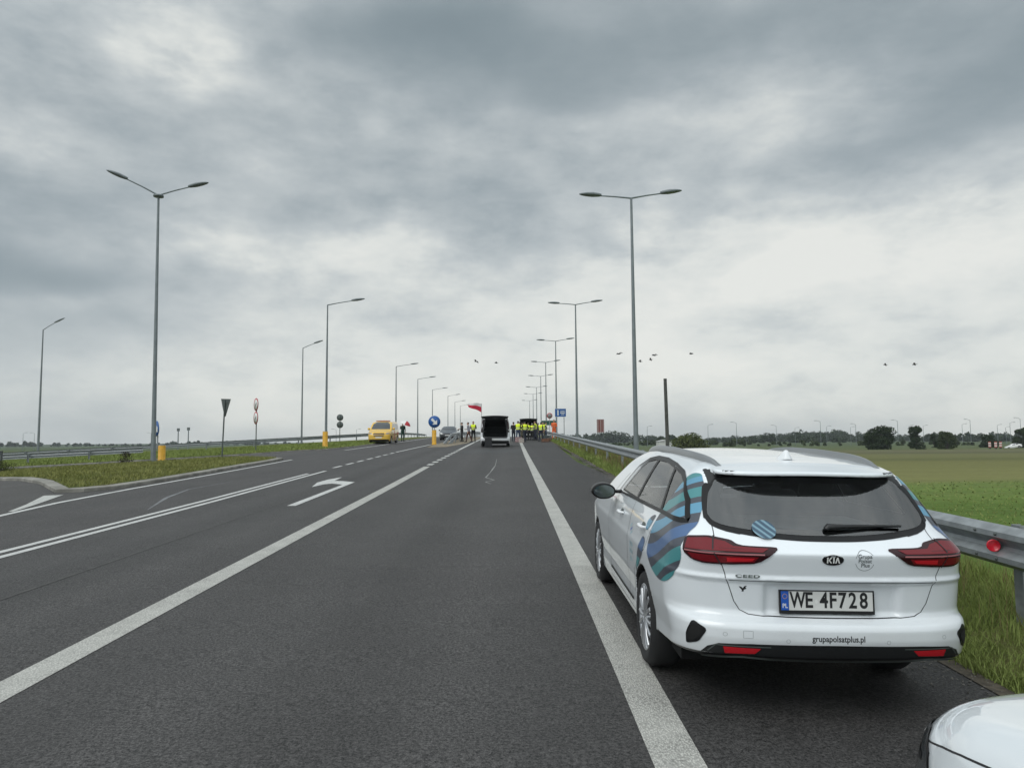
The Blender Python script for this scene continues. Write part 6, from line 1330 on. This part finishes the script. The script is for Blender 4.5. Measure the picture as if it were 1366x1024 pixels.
blades('crop', pts[yy < 37][::6], 0.07, 0.05, grC, 0.0, 1.2); blades('crop', pts[(yy > 37) & (yy < 52)][::14], 0.08, 0.09, grC, 0.0, 2.0)

def crown_leaves(blobs, n, size, flat=0.75):
    """leaf clumps scattered through overlapping blobs, denser towards their skins"""
    wts = np.array([b[3]**2 for b in blobs]); idx = rng.choice(len(blobs), n, p=wts/wts.sum()); B = np.array([b[:3] for b in blobs])[idx]; rr = np.array([b[3] for b in blobs])[idx]
    d = rng.normal(size=(n, 3)); d /= np.linalg.norm(d, axis=1, keepdims=True); t = rng.uniform(0.25, 1.0, n)**0.45; c = B+d*(rr*t)[:, None]*np.array([1, 1, flat])
    u = rng.normal(size=(n, 3)); u /= np.linalg.norm(u, axis=1, keepdims=True); v = np.cross(u, rng.normal(size=(n, 3))); v /= np.linalg.norm(v, axis=1, keepdims=True)
    s = size*rng.uniform(0.5, 1.4, n)[:, None]; V = np.stack([c-u*s, c-v*s*0.55, c+u*s, c+v*s*0.55], 1).reshape(-1, 3); i = np.arange(n)*4
    return V, np.stack([i, i+1, i+2, i+3], 1)
bark = mat('bark', (0.055, 0.045, 0.036), 0.9, var=0.3, vscale=6, bump=0.5, bscale=20)
lfD = leafmat('dark leaves', (0.010, 0.020, 0.010), (0.050, 0.072, 0.030)); lfM = leafmat('mid leaves', (0.018, 0.032, 0.012), (0.075, 0.095, 0.036)); lfY = leafmat('pale leaves', (0.040, 0.058, 0.016), (0.125, 0.140, 0.048)); lfP = leafmat('plum leaves', (0.020, 0.018, 0.018), (0.070, 0.060, 0.045))
def tree(name, label, loc, h, w, m, n=5200, leaf=0.16, low=0.12, group=None, cat='tree', lobes=16):
    t = thing(name, label, cat, loc, group=group); b = MB(); blobs = []
    b.tube([(0, 0, -0.3), (0.03*h, 0, h*0.25), (0.0, 0.02*h, h*0.6), (0.02*h, 0, h*0.88)], [h*0.028, h*0.022, h*0.013, h*0.004], 8)
    for i in range(lobes):
        a = rng.uniform(0, 2*np.pi); zz = h*(low+(0.92-low)*rng.uniform(0, 1)**1.15); prof = math.sin(math.pi*min(0.97, max(0.22, 0.18+0.82*(zz/h-low*0.6)/(1.06-low*0.6))))**0.6; r_ = w/2*prof*rng.uniform(0.35, 0.78)
        p = Vector((r_*math.cos(a), r_*math.sin(a), zz)); blobs.append((*p, w*rng.uniform(0.15, 0.27)*(0.6+0.4*prof))); z0 = max(0.12*h, zz-0.28*h)
        b.tube([(0.01*h, 0, z0), p*0.55+Vector((0, 0, z0*0.45+0.02*h)), p], [h*0.009, h*0.006, h*0.002], 5)
    blobs.append((0, 0, h*0.86, w*0.16)); b.build('trunk', bark, t); V, F = crown_leaves(blobs, n, leaf); fast_mesh('crown', V, F, m, t); return t
def field_at(px, py_base, Y): x = at_px(px, Y); return (x, Y, float(zg(x, Y))-0.45)
tree('bushy_tree', 'widest of the dark bushy trees standing alone across the field', field_at(1171.5, 600, 205), 6.9, 8.6, lfD, 7000, 0.26, 0.03, 'trees across the field', lobes=26)
tree('round_tree', 'dark round tree right of the widest bushy tree', field_at(1220.5, 600, 205), 6.8, 5.4, lfD, 4200, 0.24, 0.06, 'trees across the field', lobes=18)
tree('young_tree', 'low small tree between the round tree and the twin-topped tree', field_at(1244, 598, 240), 5.0, 3.4, lfD, 2200, 0.24, 0.03, 'trees across the field', lobes=16)
tree('twin_topped_tree', 'dark tree with an uneven twin top right of the low small tree', field_at(1262, 600, 205), 5.6, 5.0, lfM, 3600, 0.24, 0.03, 'trees across the field', lobes=22)
tree('spreading_tree', 'low spreading tree left of the far white car', field_at(1318, 598, 235), 4.4, 5.6, lfD, 3000, 0.26, 0.08, 'trees across the field')
tree('tall_tree', 'tree at the right edge of the picture beyond the white car', field_at(1364, 600, 225), 6.6, 6.2, lfD, 4200, 0.26, 0.06, 'trees across the field', lobes=18)
tree('pale_bush', 'pale green rounded bush showing above the estate car roof', field_at(921, 592, 190), 4.2, 10.0, lfY, 5200, 0.24, 0.02, cat='bush', lobes=24)
tree('dark_bush', 'dark plum-tinted bush beside the island lamp', (-18.15, 34.9, float(zg(-18.15, 34.9))+0.08), 0.58, 0.80, lfP, 650, 0.030, 0.02, cat='bush', lobes=14)
tree('weedy_bush', 'weedy green bush at the foot of the marker post', (-21.3, 31.0, float(zg(-21.3, 31.0))+0.08), 0.42, 1.3, lfY, 900, 0.035, 0.02, cat='bush', lobes=14)
def far_wood(name, spans, m, leaf, kind='stuff'):
    """a wood far off: a long uneven belt of crowns"""
    Vs, Fs, b = [], [], 0
    for x0, y0, x1, y1, n, h, dep, per in spans:
        blobs = []
        for i in range(n):
            t = rng.uniform(); x = x0+(x1-x0)*t; y = y0+(y1-y0)*t+rng.uniform(0, dep); hh = h*rng.uniform(0.55, 1.1)*(0.8+0.3*math.sin(t*17+h)); z = float(zg(x, y)); k = rng.integers(2, 5)
            for j in range(k): blobs.append((x+rng.uniform(-0.3, 0.3)*hh, y+rng.uniform(-0.2, 0.2)*hh, z+hh*(0.25+0.5*j/k)*rng.uniform(0.8, 1.15), hh*rng.uniform(0.24, 0.36)))
        V, F = crown_leaves(blobs, n*per, leaf, 0.85); Vs.append(V); Fs.append(F+b); b += len(V)
    return tag(fast_mesh(name, np.concatenate(Vs), np.concatenate(Fs), m), kind=kind)
far_wood('far_wood', [(60, 820, 700, 690, 520, 13, 80, 100), (700, 690, 1150, 560, 260, 12, 60, 90), (120, 600, 420, 540, 130, 8, 40, 90)], lfD, 1.1)
far_wood('far_wood', [(-950, 850, -250, 1050, 200, 7, 60, 70)], lfD, 1.3)
far_wood('field_hedge', [(95, 330, 330, 285, 70, 2.6, 10, 90), (60, 430, 170, 400, 60, 4, 20, 100)], lfM, 0.6)
# far street lamps
def tiny_lamp(kind):
    b = MB(); b.tube([(0, 0, -1), (0, 0, 9.4)], [0.13, 0.08], 6)
    for s in ((1,) if kind == 1 else (1, -1)): b.tube([(0, 0, 9.35), (s*1.1, 0, 9.75), (s*1.7, 0, 9.8)], 0.06, 5); b.box((s*2.1, 0, 9.82), (1.0, 0.34, 0.16))
    return b
P_ = {1: tiny_lamp(1).build('street_lamp', M['pole']), 2: tiny_lamp(2).build('street_lamp', M['pole'])}; done = set()
FAR = [(863, 568, 1, 1), (944, 566, 1, 1), (982, 563, 1, -1), (1035, 567, 1, -1), (1060, 570, 1, 1), (1094, 561, 1, -1), (1102, 568, 1, 1), (1134, 569, 1, 1), (1141, 565, 1, -1), (1197, 560, 1, -1), (1212, 567, 1, 1), (1231, 567, 1, 1), (1283, 565, 1, 1), (1294, 559, 1, -1), (1330, 566, 1, 1), (1341, 569, 1, 1), (1347, 563, 1, 1), (1361, 557, 1, -1), (33, 577, 1, 1), (48, 577, 1, -1), (203, 577, 1, -1), (449, 572, 1, -1), (476, 572, 1, 1)]
names_ = {863: 'first far street lamp right of the tall double lamp, left of the leaning pole', 944: 'far street lamp rising over the pale bush, right of the leaning pole', 982: 'second far street lamp right of the leaning pole, arm pointing left', 1035: 'far street lamp above the middle of the estate car roof', 1060: 'thin far street lamp above the roof antenna, arm pointing right',
    1094: 'taller of two far street lamps above the right roof rail, arm pointing left', 1102: 'shorter of two far street lamps above the right roof rail', 1134: 'left one of two far street lamps before the widest bushy tree', 1141: 'right one of two far street lamps before the widest bushy tree', 1197: 'far street lamp between the widest bushy tree and the round tree', 1212: 'far street lamp behind the left side of the round tree',
    1231: 'far street lamp behind the right side of the round tree', 1283: 'shorter of two far street lamps right of the twin-topped tree', 1294: 'taller of two far street lamps right of the twin-topped tree', 1330: 'far street lamp behind the white car, leftmost of its three', 1341: 'far street lamp behind the white car, middle of its three', 1347: 'far street lamp behind the white car, rightmost of its three', 1361: 'far street lamp at the right edge above the last tree',
    33: 'left one of two far street lamps left of the lone lamp', 48: 'right one of two far street lamps left of the lone lamp', 203: 'far street lamp just left of the island lamp pole', 449: 'far street lamp behind the twin grey discs sign', 476: 'far street lamp left of the yellow van'}
for px, py, k, s in FAR:
    Y = 330.0 if px > 700 else 300.0; x = at_px(px, Y); o = P_[k] if k not in done else link(P_[k].copy()); done.add(k)
    hor = 588-(px-683)*0.007; ztop = 1.64+(hor-py)*Y/980; z0 = float(zg(x, Y)); o.location = (x, Y, z0); o.scale = (s*(ztop-z0)/9.8*0.9, 1, (ztop-z0)/9.8); tag(o, names_[px], 'street lamp', 'far street lamps along the horizon')
bpy.data.objects.remove(P_[2])
for px, py, lab in ((239, 573, 'left one of two far floodlight masts right of the island lamp'), (252.5, 572, 'right one of two far floodlight masts right of the island lamp')):
    Y = 300; x = at_px(px, Y); z0 = float(zg(x, Y)); zt = 1.64+(591-py)*Y/980; t = thing('floodlight_mast', lab, 'floodlight', (x, Y, z0), group='floodlight masts')
    part('mast', t, M['pole'], lambda b: b.tube([(0, 0, -1), (0, 0, zt-z0)], [0.30, 0.20], 6)); part('lamp_frame', t, M['signback'], lambda b: b.box((0, 0, zt-z0), (1.1, 0.3, 1.2)))
# barriers by the far white car
for px, Y, lab in ((1318.5, 205, 'left red and white roadwork board near the far white car'), (1326.5, 203, 'middle red and white roadwork board near the far white car'), (1333, 206, 'right red and white roadwork board near the far white car')):
    x = at_px(px, Y); t = thing('barrier_board', lab, 'barrier', (x, Y, float(zg(x, Y))), group='roadwork boards across the field'); 
    part('panel', t, [mat('pale red board', (0.42, 0.10, 0.07), 0.6), M['signwhite']], lambda b: [b.box((0, 0, 0.55+0.32*i), (0.75, 0.05, 0.315), i % 2) for i in range(5)]); part('foot', t, M['black'], lambda b: b.box((0, 0, 0.2), (0.5, 0.3, 0.36)))
# low buildings glimpsed under the left guardrails and by the leaning pole
def shed(label, px, Y, w, h, dz=0.0):
    x = at_px(px, Y); t = thing('low_building', label, 'building', (x, Y, float(zg(x, Y))+dz)); part('wall', t, mat('pale wall', (0.55, 0.55, 0.53), 0.7, var=0.08), lambda b: b.box((0, 0, h/2-0.5), (w, 6, h+1)))
    part('roof', t, mat('pale roof', (0.45, 0.45, 0.44), 0.6, var=0.1), lambda b: b.prism([(-w/2-0.3, h), (w/2+0.3, h), (0, h+h*0.25)], -3.3, 3.3)); part('door', t, M['signback'], lambda b: b.box((w*0.2, -3.02, h*0.35), (w*0.18, 0.08, h*0.7)))
shed('small pale building low behind the leaning pole and the pale bush', 885, 290, 5.0, 2.6)
# birds
def bird():
    f0 = lambda x, y, z: smin(smin(ell((0, 0, 0), (0.035, 0.11, 0.035))(x, y, z), ell((0, 0.11, 0.012), (0.024, 0.030, 0.024))(x, y, z), 0.02), ell((0, -0.13, 0), (0.030, 0.06, 0.008))(x, y, z), 0.02)
    def f(x, y, z):
        ax = np.abs(x); zc = 0.45*ax-0.9*np.maximum(ax-0.17, 0); w = np.sqrt(((ax-0.16)/0.19)**2+((y-0.01+0.25*np.maximum(ax-0.15, 0))/0.060)**2+((z-zc)/0.012)**2)
        return smin(f0(x, y, z), (w-1)*0.012, 0.01)
    V, F, N = surface_nets(f, (-0.40, -0.24, -0.12), (0.40, 0.18, 0.22), 0.012, 3); return mesh_obj('bird', V, F, mat('dark plumage', (0.03, 0.03, 0.032), 0.8), normals=N)
B0 = bird()
BL = [(635, 482, 'left one of two birds above the silver van'), (662, 484, 'right one of two birds above the silver van'), (826, 472, 'bird just left of the tall double lamp pole'), (854, 482, 'bird just right of the tall double lamp pole'), (868, 479.5, 'lower left of two close birds between the tall lamp and the leaning pole'),
      (873, 474, 'upper right of two close birds between the tall lamp and the leaning pole'), (922, 472, 'bird flying alone right of the leaning pole top'), (1181, 486.5, 'left one of two birds above the widest bushy tree'), (1220, 486, 'right one of two birds above the round tree')]
for i, (px, py, lab) in enumerate(BL):
    d = skydir(px, py); Y = 62+6*math.sin(i*2.1); p = Vector((0, 0, CAM_H))+d*(Y/d.y); o = B0 if i == 0 else link(B0.copy()); o.location = p; o.rotation_euler = (R(8*math.sin(i*3)), R(14*math.cos(i*1.7)), R(70+25*math.sin(i*2.3))); o.scale = (1.15, 1.15, 1.15); tag(o, lab, 'bird', 'birds in the sky')

# ---------------------------------------------------------------- the air
b = MB(); b.box((0, 560, 12), (3000, 1200, 36)); hz = b.build('haze', None); tag(hz, kind='stuff')
hm = bpy.data.materials.new('haze air'); hm.use_nodes = True; N_ = hm.node_tree.nodes; N_.clear(); vo = N_.new('ShaderNodeVolumePrincipled'); vo.inputs['Color'].default_value = (0.86, 0.92, 0.97, 1); vo.inputs['Density'].default_value = 0.00019; vo.inputs['Anisotropy'].default_value = 0.2
oo = N_.new('ShaderNodeOutputMaterial'); hm.node_tree.links.new(vo.outputs[0], oo.inputs['Volume']); hz.data.materials.append(hm)
